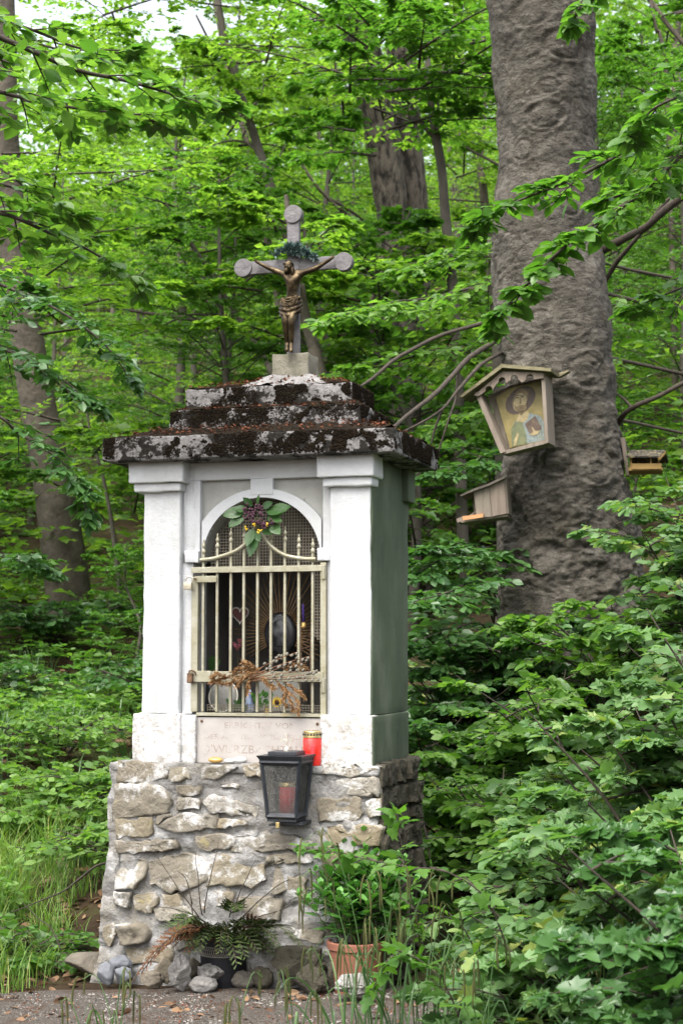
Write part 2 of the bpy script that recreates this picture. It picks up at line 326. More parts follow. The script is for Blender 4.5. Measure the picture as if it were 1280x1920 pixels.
# ------------------------------------------------------------------ ground and path
def ground_z(x, y):
    x = np.asarray(x, float); y = np.asarray(y, float)
    t = np.maximum(y-6.7, 0); tt = np.minimum(t, 45)
    z = .16*tt + .0035*tt**2 + .3*np.maximum(t-45, 0)
    z = z + .85*smooth(x, -.1, 1.9)*smooth(y, 6.4, 9.3) + .35*smooth(x, .8, 2.6)*smooth(y, 3.6, 6.5)
    z = z - .1*smooth(y, 5.9, 4.0)*0
    P = np.stack([x, y, np.zeros_like(x)], -1)
    off = smooth(y, 6.0, 7.5) + .15
    return z + fbm(P, .5, 3, 5)*.10*off + fbm(P, 3.0, 2, 8)*.018*off
def gz(x, y): return float(ground_z(x, y))
def path_edge(x): return 6.13 - .16*smooth(x, -.95, -1.35) + .02*np.sin(x*9) - .1*smooth(x, .3, 1.2)
def grid(xs, ys, zf):
    X, Y = np.meshgrid(xs, ys); Z = zf(X, Y); nx, ny = len(xs), len(ys)
    i = np.arange(nx-1)[None]+np.arange(ny-1)[:, None]*nx
    return np.stack([X, Y, Z], -1).reshape(-1, 3), np.stack([i, i+1, i+1+nx, i+nx], -1).reshape(-1, 4)
def axis(lo, hi, a, b, fine, coarse):
    L = list(np.arange(a, b, fine)); s = fine; x = a
    while x > lo: s = min(s*1.18, coarse); x -= s; L.insert(0, x)
    x = L[-1]; s = fine
    while x < hi: s = min(s*1.18, coarse); x += s; L.append(x)
    return np.array(L)
V, F = grid(axis(-110, 110, -3, 3, .06, 6), axis(-60, 170, 4.2, 10, .06, 6), ground_z)
put('ground', V, F, m_ground, kind='structure')
xs = np.arange(-9, 9, .05); rows = np.linspace(0, 1, 60)
X = np.repeat(xs[None], 60, 0); Y = -3 + (path_edge(X)+3)*(rows[:, None]**.6)
Zp = ground_z(X, Y)+.004 + .006*vn(np.stack([X, Y, X*0], -1), 18, 3)*smooth(rows[:, None], 1, .97) + .006
V = np.stack([X, Y, Zp], -1).reshape(-1, 3); i = np.arange(len(xs)-1)[None]+np.arange(59)[:, None]*len(xs)
put('path', V, np.stack([i, i+1, i+1+len(xs), i+len(xs)], -1).reshape(-1, 4), m_gravel, kind='structure')

# ------------------------------------------------------------------ the shrine
ZB = .795                                            # top of the rubble base
shrine = on_shrine('wayside_shrine', 'white plastered wayside shrine with barred niche and stepped mossy roof on a rubble base', 'shrine')
BUL, BUR, BLL, BLR = -.551, .487, -.582, .500        # base: left and right, top and bottom
FT, FB = -.055, -.085                                 # its front, top and bottom
BZ = -.2
def base_u(z): k = (ZB-z)/ZB; return BUL+(BLL-BUL)*k - .022*max(0, k-.8)/.2, BUR+(BLR-BUR)*k
def base_v(z): return FT+(FB-FT)*(ZB-z)/ZB
mb = MB(); nu, nz = 110, 95                          # mortar face, lumpy
zz = np.linspace(BZ, ZB, nz); V = []
for z in zz:
    a, b = base_u(z)
    for u in np.linspace(a, b, nu): V.append((u, base_v(z), z))
V = np.array(V); e = fbm(V, 9, 4, 2)
V[:, 1] -= .004 + .016*e + .014*np.maximum(vn(V*np.array([1, 1, 2.2]), 13, 9), 0) - .013*np.maximum(0, .10-np.abs(vn(V*np.array([1, 1, 1.7]), 7, 19)))/.10; edge = np.tile(np.minimum(np.arange(nu), nu-1-np.arange(nu)), nz)
V[:, 0] += .012*vn(V, 14, 4)*(edge < 6)
i = np.arange(nu-1)[None]+np.arange(nz-1)[:, None]*nu
mb.add(V, np.stack([i, i+1, i+1+nu, i+nu], -1).reshape(-1, 4))
mb.build('mortar', m_mortar, shrine, sm=True)
base = MB().add([(BUL, FT+.02, ZB-.006), (BUR, FT+.02, ZB-.006), (BUR, .50, ZB-.006), (BUL, .50, ZB-.006), (BLL, FB+.02, BZ), (BLR, FB+.02, BZ), (BLR, .53, BZ), (BLL, .53, BZ)],
   [(0, 1, 2, 3), (4, 7, 6, 5), (0, 4, 5, 1), (1, 5, 6, 2), (2, 6, 7, 3), (3, 7, 4, 0)]).build('stone_base', m_mossstone, shrine)
led = MB(); led.rbox((BUL-.002, FT-.012, ZB-.03), (BUR+.004, .50, ZB), .008, .05, .006, 14, 3); led.build('base_ledge', m_mortar, shrine, sm=True)
A_ = (190, 1420, .2578); B_ = (180, 1400, .5)
STN = [(A_, s) for s in (
 [(125,40),(330,45),(470,60),(480,150),(330,180),(120,180)], [(115,200),(370,190),(470,260),(510,330),(480,400),(260,425),(100,440)],
 [(110,455),(360,440),(370,540),(340,575),(130,575)], [(400,420),(510,405),(515,430),(420,485),(390,475)],
 [(440,490),(540,420),(700,405),(835,410),(840,510),(690,540),(540,545)], [(500,60),(660,55),(655,150),(520,180)],
 [(680,90),(900,55),(990,80),(870,150),(670,170)], [(1050,50),(1160,55),(1170,140),(1060,130)], [(570,290),(715,310),(710,375),(570,380)],
 [(830,270),(930,310),(1120,350),(1120,430),(940,425),(790,400),(760,330)], [(880,190),(1000,190),(990,225),(880,215)],
 [(110,610),(540,600),(560,650),(420,680),(130,690)], [(690,570),(880,550),(970,600),(950,670),(720,665)],
 [(110,790),(200,760),(310,760),(320,850),(240,950),(100,955)], [(370,770),(560,710),(720,740),(790,780),(760,900),(600,970),(500,980),(380,900)],
 [(830,750),(900,720),(1180,730),(1170,880),(1100,935),(780,930)], [(850,950),(950,945),(930,985),(860,975)],
 [(95,985),(200,980),(240,1000),(210,1090),(110,1060)], [(240,1010),(380,990),(410,1060),(360,1150),(250,1100)],
 [(140,1210),(330,1215),(350,1320),(310,1350),(160,1345)], [(15,1240),(90,1200),(115,1290),(60,1370),(20,1340)],
 [(560,215),(720,210),(715,270),(580,275)], [(870,440),(1050,450),(1040,500),(860,505)], [(450,1000),(560,1000),(600,1080),(480,1120)])] + [(B_, s) for s in (
 [(525,335),(660,322),(800,350),(800,385),(620,392),(520,390)], [(640,404),(800,404),(810,432),(640,440)], [(682,452),(718,452),(713,538),(655,555)],
 [(724,485),(790,490),(790,565),(720,558)], [(835,195),(985,195),(985,268),(842,278)], [(860,68),(1000,72),(1048,88),(960,108),(852,100)],
 [(872,122),(1055,114),(1058,188),(905,180)], [(1012,200),(1060,200),(1068,258),(1022,262)], [(842,302),(1000,292),(1066,302),(1058,368),(862,368)],
 [(735,682),(855,690),(848,736),(736,720)], [(535,565),(695,572),(690,645),(585,655)], [(832,404),(1058,402),(1066,470),(900,468)],
 [(920,505),(1068,500),(1076,588),(932,588)], [(215,602),(330,600),(375,636),(245,655)], [(382,545),(518,543),(518,596),(402,612)],
 [(290,690),(420,680),(440,740),(310,760)], [(460,700),(600,690),(620,760),(480,770)], [(880,620),(1060,610),(1080,690),(900,700)], [(120,760),(280,745),(290,800),(130,810)])]
def stone_mesh(P, proud, seed, place):
    """a rubble stone: uneven outline, a rounded rim and a rough face. place(x, y, out) -> local point"""
    r = np.random.default_rng(seed); P = np.array(P, float); c = P.mean(0); Q = []; P = c+(P-c)*1.07; tilt = r.normal(0, .07, 2)
    for k in range(len(P)):
        a, b = P[k], P[(k+1) % len(P)]; m = max(1, int(np.linalg.norm(b-a)/.02))
        for q in range(m): Q.append(a+(b-a)*q/m + r.normal(0, .0042, 2))
    Q = np.array(Q); n = len(Q); V, F = [], []
    for s, o in ((1.03, -.02), (1.0, proud*.6), (.965, proud*.95), (.8, proud), (.6, proud), (.4, proud), (.2, proud)):
        for q in Q:
            p = c+(q-c)*s; V.append(place(p[0], p[1], o + ((r.normal(0, proud*.04)+float(tilt @ (p-c))+proud*.5*float(fbm(np.array([p[0], p[1], seed*.37]), 24, 4, 3))) if s < .99 else 0)))
    V.append(place(c[0], c[1], proud*1.05))
    for k in range(6): F += [(k*n+j, k*n+(j+1) % n, (k+1)*n+(j+1) % n, (k+1)*n+j) for j in range(n)]
    F += [(6*n+j, 6*n+(j+1) % n, 7*n) for j in range(n)]
    return V, F
for k, ((ox, oy, s), poly) in enumerate(STN):
    P = []
    for X_, Y_ in poly:
        z = fr(ox+X_*s, oy+Y_*s, -.08)[1]; P.append(fr(ox+X_*s, oy+Y_*s, base_v(z)-.01))
    if sum(P[i][0]*P[(i+1) % len(P)][1]-P[(i+1) % len(P)][0]*P[i][1] for i in range(len(P))) < 0: P = P[::-1]
    V, F = stone_mesh(P, .045 if k == 19 else .006+.010*((k*37 % 10)/10), k, lambda x, y, o: (x, base_v(y)-.008-o, y))
    put('stone', V, F, m_stone, base, sm=True)
z = .0
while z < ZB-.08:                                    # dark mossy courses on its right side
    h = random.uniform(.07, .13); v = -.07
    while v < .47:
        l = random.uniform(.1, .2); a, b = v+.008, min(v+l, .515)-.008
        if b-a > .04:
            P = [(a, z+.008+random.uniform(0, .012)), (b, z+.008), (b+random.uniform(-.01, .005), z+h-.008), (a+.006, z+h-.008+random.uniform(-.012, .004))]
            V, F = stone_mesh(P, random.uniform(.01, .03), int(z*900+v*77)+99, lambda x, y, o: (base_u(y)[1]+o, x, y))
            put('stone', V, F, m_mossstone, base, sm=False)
        v += l
    z += h
# plinth, pillars, walls
p = MB(); p.rbox((-.484, -.022, ZB-.003), (-.293, .10, .978), .006, .03, .004, 16, 1); p.build('plinth', m_plinth, shrine, sm=True)
p = MB(); p.rbox((.258, -.022, ZB-.003), (.456, .10, .978), .006, .03, .004, 16, 2); p.build('plinth', m_plinth, shrine, sm=True)
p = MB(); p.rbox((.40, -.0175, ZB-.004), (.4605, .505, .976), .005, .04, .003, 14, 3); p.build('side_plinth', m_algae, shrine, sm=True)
p = MB(); p.rbox((-.456, .0, .976), (-.306, .12, 1.87), .007, .03, .0035, 12, 4); p.build('pillar', m_plaster, shrine, sm=True)
p = MB(); p.rbox((.289, .0, .976), (.4445, .12, 1.87), .007, .03, .0035, 12, 5); p.build('pillar', m_plaster, shrine, sm=True)
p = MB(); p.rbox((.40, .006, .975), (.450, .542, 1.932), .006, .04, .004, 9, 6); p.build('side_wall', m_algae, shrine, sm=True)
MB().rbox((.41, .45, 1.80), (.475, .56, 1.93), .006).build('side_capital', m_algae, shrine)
p = MB(); p.box((-.456, .10, .795), (-.43, .542, 1.932)); p.box((-.44, .50, .795), (.44, .54, 1.932)); p.build('rear_wall', m_plaster, shrine)
for a, b, c, d in ((-.503, -.281, -.489, -.296), (.251, .468, .267, .456)):
    p = MB(); p.rbox((a, -.042, 1.852), (b, .09, 1.934), .006, .04, .003, 15, 7); p.rbox((c, -.024, 1.818), (d, .08, 1.853), .007, .04, .003, 15, 8)
    p.build('capital', m_plaster, shrine, sm=True)
AC, AZ, AR = .008, 1.555, .236                        # arch: centre, spring height, radius
def arch_z(u, r=AR, zc=AZ): return zc + math.sqrt(max(0, r*r-(u-AC)**2))
US = np.linspace(-.306, .2895, 90)
mb = MB()
for a, b in zip(US[:-1], US[1:]):                     # sunk wall above the opening
    za = arch_z(a) if abs(a-AC) < AR else 1.575; zb = arch_z(b) if abs(b-AC) < AR else 1.575
    mb.prism([(a, za), (b, zb), (b, 1.93), (a, 1.93)], .056, .17)
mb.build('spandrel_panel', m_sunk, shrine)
mb = MB()
mb.rbox((-.306, .03, 1.862), (.2895, .09, 1.931), .004, .05, .002, 12, 1); mb.rbox((-.306, .03, 1.58), (-.237, .09, 1.8625), .003); mb.rbox((.252, .03, 1.58), (.2895, .09, 1.8625), .003)
mb.rbox((-.034, .028, 1.80), (.056, .09, 1.8625), .003)
mb.build('frieze', m_plaster, shrine, sm=True)
OZ, OR = 1.532, .293
mb = MB()
for a, b in zip(np.linspace(AC-.238, AC+.238, 49)[:-1], np.linspace(AC-.238, AC+.238, 49)[1:]):
    lo = [arch_z(q) if abs(q-AC) < AR else 1.57 for q in (a, b)]
    mb.prism([(a, lo[0]), (b, lo[1]), (b, arch_z(b, OR, OZ)), (a, arch_z(a, OR, OZ))], .0305, .0565)
mb.build('arch_band', m_plaster, shrine)
mb = MB()                                             # the arch's underside
aa = np.linspace(0, math.pi, 40)
for a, b in zip(aa[:-1], aa[1:]):
    for r0 in (AR,):
        V = [(AC+AR*math.cos(q), v, AZ+AR*math.sin(q)) for v in (.0315, .169) for q in (a, b)]
        V += [(AC+(AR+.006)*math.cos(q), v, AZ+(AR+.006)*math.sin(q)) for v in (.0325, .168) for q in (a, b)]
        mb.add(V, [(0, 1, 3, 2), (4, 6, 7, 5), (0, 4, 5, 1), (2, 3, 7, 6)])
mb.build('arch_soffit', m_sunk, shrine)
for a, b in ((-.292, -.234), (.236, .2885)):
    p = MB(); p.rbox((a, .008, 1.546), (b, .10, 1.594), .005, .03, .002, 20, 2); p.build('impost', m_plaster, shrine, sm=True)
p = MB(); p.rbox((-.3065, .028, .975), (-.262, .17, 1.5465), .004, .05, .002, 14, 3); p.build('door_jamb', m_plaster, shrine, sm=True)
p = MB(); p.rbox((.27, .028, .975), (.2905, .17, 1.5465), .004); p.build('door_jamb', m_plaster, shrine, sm=True)
p = MB(); p.rbox((-.2935, -.006, ZB-.002), (-.237, .10, .972), .004, .04, .002, 14, 3); p.build('plinth_jamb', m_plinth, shrine, sm=True)
# niche
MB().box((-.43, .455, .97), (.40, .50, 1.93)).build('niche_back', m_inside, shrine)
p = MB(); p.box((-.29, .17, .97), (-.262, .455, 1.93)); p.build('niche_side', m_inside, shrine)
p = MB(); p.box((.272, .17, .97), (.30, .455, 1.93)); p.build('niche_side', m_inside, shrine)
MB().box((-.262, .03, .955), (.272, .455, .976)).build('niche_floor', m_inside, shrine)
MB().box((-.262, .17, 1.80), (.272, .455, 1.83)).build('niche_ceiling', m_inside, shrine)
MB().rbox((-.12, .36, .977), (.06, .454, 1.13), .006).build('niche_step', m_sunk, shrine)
# plaque with its worn lettering
pl = MB(); pl.rbox((-.236, .012, ZB-.001), (.262, .09, .965), .003); plaque = pl.build('plaque', m_plaque, shrine)
def text_mesh(body, size, font_scale=1.0):
    cu = bpy.data.curves.new('lettering', 'FONT'); cu.body = body; cu.size = size; cu.extrude = .0008; cu.resolution_u = 2; cu.align_x = 'LEFT'
    o = bpy.data.objects.new('lettering', cu); COL.objects.link(o); bpy.context.view_layer.update()
    me = bpy.data.meshes.new_from_object(o.evaluated_get(bpy.context.evaluated_depsgraph_get()))
    V = np.array([v.co[:] for v in me.vertices]); F = [tuple(q.vertices) for q in me.polygons]
    bpy.data.objects.remove(o); bpy.data.curves.remove(cu); bpy.data.meshes.remove(me); return V, F
def lettering(body, u0, u1, z, h, v, mat, parent):
    V, F = text_mesh(body, 1.0); V[:, 0] -= V[:, 0].min(); V[:, 1] -= V[:, 1].min()
    V = V*np.array([(u1-u0)/V[:, 0].max(), h/V[:, 1].max(), 1]); W = np.stack([u0+V[:, 0], v-V[:, 2]*1.0, z+V[:, 1]], -1)
    return put('lettering', W, F, mat, parent, sm=False)
lettering('ERRICHTET VON', -.125, .155, .925, .022, .0125, m_letter, plaque)
lettering('DER ALP. TISCHGESELLSCHAFT', -.205, .245, .885, .018, .0125, m_letter, plaque)
lettering("D'WURZBACHTALER", -.212, .225, .832, .032, .0125, m_letter, plaque)
for u, z in ((-.217, .95), (.238, .945)): MB().blob((u, .011, z), .006, .004, .006, 0, 2).build('screw', m_rust, plaque, sm=True)
# roof
SC = .25
def roof_block(name, lo, hi, seed, mat):
    p = MB(); p.rbox(lo, hi, .006, .035, .0045, 16, seed); return p.build(name, mat, shrine, sm=True)
roof_block('roof_slab', (-.588, -.10, 1.931), (.561, .60, 2.02), 1, m_roof)
roof_block('roof_step', (-.375, .05, 2.03), (.392, .45, 2.137), 2, m_roof)
roof_block('roof_step', (-.327, .095, 2.136), (.346, .405, 2.226), 3, m_roof)
def moss_slope(a, b, za, zb, seed):                   # a: outer (u0, v0, u1, v1), b: inner
    m = 26; V, F = [], []
    A = [(a[0], a[1]), (a[2], a[1]), (a[2], a[3]), (a[0], a[3])]; B = [(b[0], b[1]), (b[2], b[1]), (b[2], b[3]), (b[0], b[3])]
    for s in range(4):
        n0 = len(V); kx, ky = 60, 12
        for j in range(ky):
            f = j/(ky-1)
            for i_ in range(kx):
                g = i_/(kx-1); pa = np.array(A[s])*(1-g)+np.array(A[(s+1) % 4])*g; pb = np.array(B[s])*(1-g)+np.array(B[(s+1) % 4])*g
                q = pa*(1-f)+pb*f; V.append((q[0], q[1], za+(zb-za)*f))
        F += [(n0+j*kx+i_, n0+j*kx+i_+1, n0+(j+1)*kx+i_+1, n0+(j+1)*kx+i_) for j in range(ky-1) for i_ in range(kx-1)]
    V = np.array(V); V[:, 2] += .010*fbm(V, 22, 3, seed)+.006; V[:, :2] += (.008*vn(V, 30, seed+3))[:, None]
    return V, F
for a, b, za, zb, sd_ in (((-.582, -.094, .555, .594), (-.375, .05, .392, .45), 2.014, 2.062, 1), ((-.37, .055, .387, .445), (-.327, .095, .346, .405), 2.13, 2.146, 2), ((-.32, .10, .34, .40), (-.03, .19, .16, .34), 2.218, 2.262, 3)):
    V, F = moss_slope(a, b, za, zb, sd_); put('moss_cushion', V, F, m_moss, shrine, kind='stuff')
mb = MB(); V, F = moss_slope((-.11, .10, .235, .40), (-.012, .198, .143, .342), 2.222, 2.276, 6); V[:, 2] += .004; mb.add(V, F); mb.build('mortar_cap', m_mound, shrine, sm=True)
# iron gate
gate = MB(); bars_px = (381, 407, 432.6, 457, 482.7, 508, 534, 560, 586)
GV = .022
def gu(px, py=1200): return fr(px, py, GV)[0]
def gw(py, px=485): return fr(px, py, GV)[1]
gate.rbox((-.262, GV-.012, .985), (-.236, GV+.012, gw(1080)), .002)
gate_o = gate.build('gate', m_gate, shrine)
def part(fn, name='bar', mat=None): b = MB(); fn(b); return b.build(name, mat or m_gate, gate_o)
part(lambda b: b.rbox((.249, GV-.012, .978), (.271, GV+.012, gw(1057)), .002), 'gate_post')
part(lambda b: b.rbox((-.262, GV-.017, gw(1073)), (.262, GV-.006, gw(1062)), .0015), 'rail')
part(lambda b: b.rbox((-.262, GV-.017, gw(1278)), (.262, GV-.006, gw(1259)), .0015), 'rail')
part(lambda b: b.rbox((-.238, GV-.017, gw(1343)), (.262, GV+.01, gw(1337)), .001), 'rail')
part(lambda b: b.rbox((-.245, GV-.022, gw(1091)), (gu(409), GV-.0175, gw(1079)), .0015), 'lock_plate')
part(lambda b: b.rbox((-.268, GV-.024, gw(1279)), (gu(400), GV-.0175, gw(1258)), .0015), 'lock_plate')
for py in (1075, 1285): part(lambda b: b.lathe([(.008, 0), (.008, .05)], 10, (.262, GV-.012, gw(py)-.025)), 'hinge')
ogee_l = curve_pts([fr(x, y, GV-.012) for x, y in ((376, 1050), (400, 1047), (430, 1038), (450, 1028), (466, 1013), (480, 988))], 22)
ogee_r = curve_pts([fr(x, y, GV-.012) for x, y in ((592, 1048), (565, 1047), (535, 1041), (512, 1027), (497, 1010), (484, 986))], 22)
for og in (ogee_l, ogee_r):
    part(lambda b: b.tube([(q[0], GV-.012, q[1]) for q in og], .0075, 8), 'curved_rail')
tops = (1010, 999, 988, 980, 985, 982, 986, 1000, 1008)
for k, bx in enumerate(bars_px):
    u = gu(bx); zt = fr(bx, tops[k], GV)[1]; z0 = .985
    def bar(b):
        b.rbox((u-.0048, GV-.005, z0), (u+.0048, GV+.0062, zt-.06), .0015)
        P, n = [], 26
        for j in range(n):                            # twisted leaf-shaped tip
            f = j/(n-1); r = .0035+.0062*abs(math.sin(f*math.pi*2.6))*(1-f*.55)
            P.append((max(r*(1-f**6), .0006), f*.06))
        b.lathe(P, 8, (u, GV, zt-.061))
    part(bar)
# wire screen behind the arch
mb = MB(); cell = .0115; VS_ = .12
for i in range(-22, 23):
    u = AC+i*cell
    if abs(u-AC) < AR-.004: mb.box((u-.0016, VS_, 1.515+(.0 if u < .19 else -.33+1.2*max(0, .262-u))), (u+.0016, VS_+.002, arch_z(u)-.002))
z = 1.515
while z < AZ+AR-.01:
    hw = AR if z < AZ else math.sqrt(max(0, AR**2-(z-AZ)**2))
    mb.box((AC-hw, VS_-.002, z-.0016), (AC+hw, VS_, z+.0016)); z += cell
z = 1.2
while z < 1.51: mb.box((max(.19, .262-(z-1.185)*.8), VS_-.002, z-.0016), (.255, VS_, z+.0016)); z += cell
mb.build('wire_screen', m_mesh, shrine, kind='stuff')
mb = MB()
for i in range(40): u = -.215+i*.0115; mb.box((u, .06, .985), (u+.003, .062, 1.01+.006*math.sin(i)))
for z in (.99, .9995, 1.009): mb.box((-.215, .058, z), (.245, .06, z+.003))
mb.build('wire_screen', m_mesh, shrine, kind='stuff')
# bits of litter caught on the roof: uncountable

# ------------------------------------------------------------------ leaves
def tpl(pts, faces): return np.array(pts, float), np.array(faces, int)
T2 = tpl([(0, 0, 0), (.45, .3, .07), (1, 0, -.06), (.45, -.3, .07)], [(0, 2, 1), (0, 3, 2)])
T8 = tpl([(0, 0, 0), (.35, 0, -.03), (.7, 0, -.05), (1, 0, -.12), (.22, .2, .03), (.5, .3, .03), (.8, .19, -.02), (.22, -.2, .03), (.5, -.3, .03), (.8, -.19, -.02)],
         [(0, 1, 4), (1, 5, 4), (1, 2, 5), (2, 6, 5), (2, 3, 6), (0, 7, 1), (1, 7, 8), (1, 8, 2), (2, 8, 9), (2, 9, 3)])
TM = tpl([(0, 0, 0), (.08, .22, .0), (-.02, .46, -.05), (.3, .34, .02), (.42, .52, -.03), (.56, .24, .03), (.78, .2, .0), (1, 0, -.08), (.78, -.2, 0), (.56, -.24, .03), (.42, -.52, -.03), (.3, -.34, .02), (-.02, -.46, -.05), (.08, -.22, 0), (.35, 0, -.03)],
         [(14, i+1, i) for i in range(13)] + [(14, 0, 13)])
TN = tpl([(0, 0, 0), (.4, .13, .03), (1, 0, -.02), (.4, -.13, .03)], [(0, 2, 1), (0, 3, 2)])     # narrow
TO = tpl([(0, 0, 0), (.3, .22, .05), (.65, .27, .05), (1, 0, .0), (.65, -.27, .05), (.3, -.22, .05), (.5, 0, -.02)], [(6, i+1, i) for i in range(5)] + [(6, 0, 5)])  # oval, fleshy
def hi_leaf(width=.31, nv=7, teeth=.012):
    V = []; F = []; n = nv*2+1
    for k in range(n):
        x = k/(n-1); h = width*(math.sin(math.pi*min(1, x*1.02)**.85))**.8*(1-.25*x) if 0 < k < n-1 else 0
        h += teeth*(1 if k % 2 else -.6)*(0 < k < n-1); rip = (.012 if k % 2 else -.012)
        zc = -.12*x*x
        V += [(x, 0, zc-.02), (x+h*.10, h*.55, zc+.015+rip), (x+h*.22, h, zc+.02+rip*.6), (x+h*.10, -h*.55, zc+.015+rip), (x+h*.22, -h, zc+.02+rip*.6)]
    for k in range(n-1):
        a, b = 5*k, 5*k+5
        F += [(a, b, b+1, a+1), (a+1, b+1, b+2, a+2), (a, a+3, b+3, b), (a+3, a+4, b+4, b+3)]
    return np.array(V), F
def leaf_mesh(name, P, D, N, L, t, mat, parent=None, kind='stuff', **k):
    P, D, N = map(lambda a: np.asarray(a, float), (P, D, N)); S = unit(np.cross(N, D)); N2 = np.cross(D, S); tv, tf = t
    V = P[:, None] + L[:, None, None]*(tv[None, :, 0:1]*D[:, None]+tv[None, :, 1:2]*S[:, None]+tv[None, :, 2:3]*N2[:, None])
    F = (tf[None]+(np.arange(len(P))*len(tv))[:, None, None]).reshape(-1, tf.shape[1])
    return put(name, V.reshape(-1, 3), F, mat, parent, parent is not None, False, kind, **k)
def twig_leaves(P, D, Ln, nl, size, droop=.15, jit=.35, spread=55, up=None, drop=0.0, keep=1.0):
    """leaves in two flat rows along each twig: returns position, direction, normal, length"""
    T = len(P); t = (np.arange(nl)+.6)/nl; t = np.clip(t[None]+rng.normal(0, .25/nl, (T, nl)), .05, 1.02)
    pos = P[:, None]+D[:, None]*(Ln[:, None]*t)[..., None]; pos[..., 2] -= droop*Ln[:, None]*t*t
    U = np.array([0, 0, 1.]) if up is None else up
    S = unit(np.cross(D, np.broadcast_to(U, D.shape))); sg = np.where((np.arange(nl)[None]+rng.integers(0, 2, (T, 1))) % 2, 1., -1.)
    a = np.radians(spread+rng.normal(0, 14, (T, nl)))*np.linspace(1.1, .55, nl)[None]
    d = np.cos(a)[..., None]*D[:, None]+(np.sin(a)*sg)[..., None]*S[:, None]; d = d+rng.normal(0, .16, d.shape); d[..., 2] -= drop
    N = unit(np.broadcast_to(U, D.shape)+0*D)[:, None]+rng.normal(0, jit, d.shape)
    L = size*rng.uniform(.5, 1.2, (T, nl))*(.75+.4*np.sin(np.pi*np.linspace(.15, .9, nl)))[None]
    k = rng.random((T, nl)) < keep
    return pos[k], unit(d[k]), unit(N[k]), L[k]
def cat4(L): return [np.concatenate([a[i] for a in L]) for i in range(4)]
def tubes(mb, segs, n=4):
    for P, r in segs: mb.add(*tube_va(P, r, n))
def tube_va(P, r, n):
    b = MB(); b.tube(P, r, n, False); return b.V[0], b.F
LEAF_OBJ = [0]
HI = {}
def leafy(root, L4, mat, nmax, lo=T8, hi='beech', part='leaf', mesh_name='foliage', minpx=9):
    """the nmax leaves that show largest become parts of their own, the others one part"""
    P, D, N, L = L4
    x, y, z = project(P+D*L[:, None]*.5); px = L*FPX/np.maximum(z, .3)
    ok = (x > -10) & (x < 1290) & (y > -10) & (y < 1930) & (z > .5) & (px > minpx)
    idx = np.where(ok)[0]; idx = idx[np.argsort(-px[idx])][:nmax]; mask = np.ones(len(P), bool); mask[idx] = False
    if hi not in HI:
        V, F = {'beech': lambda: hi_leaf(), 'maple': lambda: TM, 'oval': lambda: TO, 'narrow': lambda: TN}[hi]()
        HI[hi] = raw_mesh('leaf_'+hi, V, [tuple(f) for f in F])
    key = (hi, mat.name)
    if key not in HI: HI[key] = HI[hi].copy(); HI[key].materials.append(mat)
    inv = root_matrix(root).inverted()
    for i in idx:
        S = unit(np.cross(N[i], D[i])); N2 = np.cross(D[i], S); m = Matrix.Identity(4)
        for r in range(3):
            m[r][0], m[r][1], m[r][2], m[r][3] = D[i][r]*L[i], S[r]*L[i], N2[r]*L[i], P[i][r]
        o = link(part, HI[key], root); o.matrix_basis = inv @ m; LEAF_OBJ[0] += 1
    if mask.any(): leaf_mesh(mesh_name, P[mask], D[mask], N[mask], L[mask], lo, mat, root)
def stem_from(pts, r0, r1, n=10): P = curve_pts(pts, n); return P, np.linspace(r0, r1, n)

# ------------------------------------------------------------------ branches, shrubs, trees
def branch_spray(P, side_n, side_len, nl, size, sub=True, start=.15, jit=.35, droop=.12, flat=True):
    """side twigs left and right of a branch P, leaves on all: returns (twig tubes, leaves)"""
    k = len(P); segs, LV = [], []
    ts = np.linspace(start, .98, side_n)+rng.normal(0, .012, side_n); T = unit(np.gradient(P, axis=0))
    SP, SD_, SL = [], [], []
    for j, t in enumerate(ts):
        f = np.clip(t, 0, .999)*(k-1); i = int(f); p = P[i]+(P[min(i+1, k-1)]-P[i])*(f-i); d = T[i]
        s = unit(np.cross(d, [0, 0, 1.]))*(1 if j % 2 else -1); a = rad(random.uniform(38, 62))
        dd = unit(np.cos(a)*d+np.sin(a)*s+np.array([0, 0, random.uniform(-.28, .26)])); ln = side_len*(1.05-.7*t)*random.uniform(.7, 1.2)
        SP.append(p); SD_.append(dd); SL.append(ln)
    SP.append(P[-2]); SD_.append(T[-1]); SL.append(side_len*.4)
    SP, SD_, SL = np.array(SP), np.array(SD_), np.array(SL)
    for p, d, l in zip(SP, SD_, SL): segs.append((np.array([p, p+d*l*.55-[0, 0, droop*l*.3], p+d*l-[0, 0, droop*l]]), np.array([.0028, .002, .001])*(1+size*4)))
    if sub:
        q = 4; u = rng.uniform(.25, .85, (len(SP), q)); PP = SP[:, None]+SD_[:, None]*(SL[:, None]*u)[..., None]; PP[..., 2] -= droop*SL[:, None]*u*u
        S = unit(np.cross(SD_, np.array([0, 0, 1.])))[:, None]*np.where(np.arange(q) % 2, 1., -1.)[None, :, None]
        DD = unit(.65*SD_[:, None]+.75*S+rng.normal(0, .1, (len(SP), q, 3))); LL = SL[:, None]*(.62-.35*u)
        LV.append(twig_leaves(PP.reshape(-1, 3), DD.reshape(-1, 3), LL.ravel(), max(3, nl-2), size, droop, jit, drop=.18))
        if size > .05:
            for p, d, l in zip(PP.reshape(-1, 3), DD.reshape(-1, 3), LL.ravel()): segs.append((np.array([p, p+d*l-[0, 0, droop*l]]), np.array([.0016, .0008])))
    LV.append(twig_leaves(SP, SD_, SL, nl, size, droop, jit, drop=.18))
    return segs, cat4(LV)
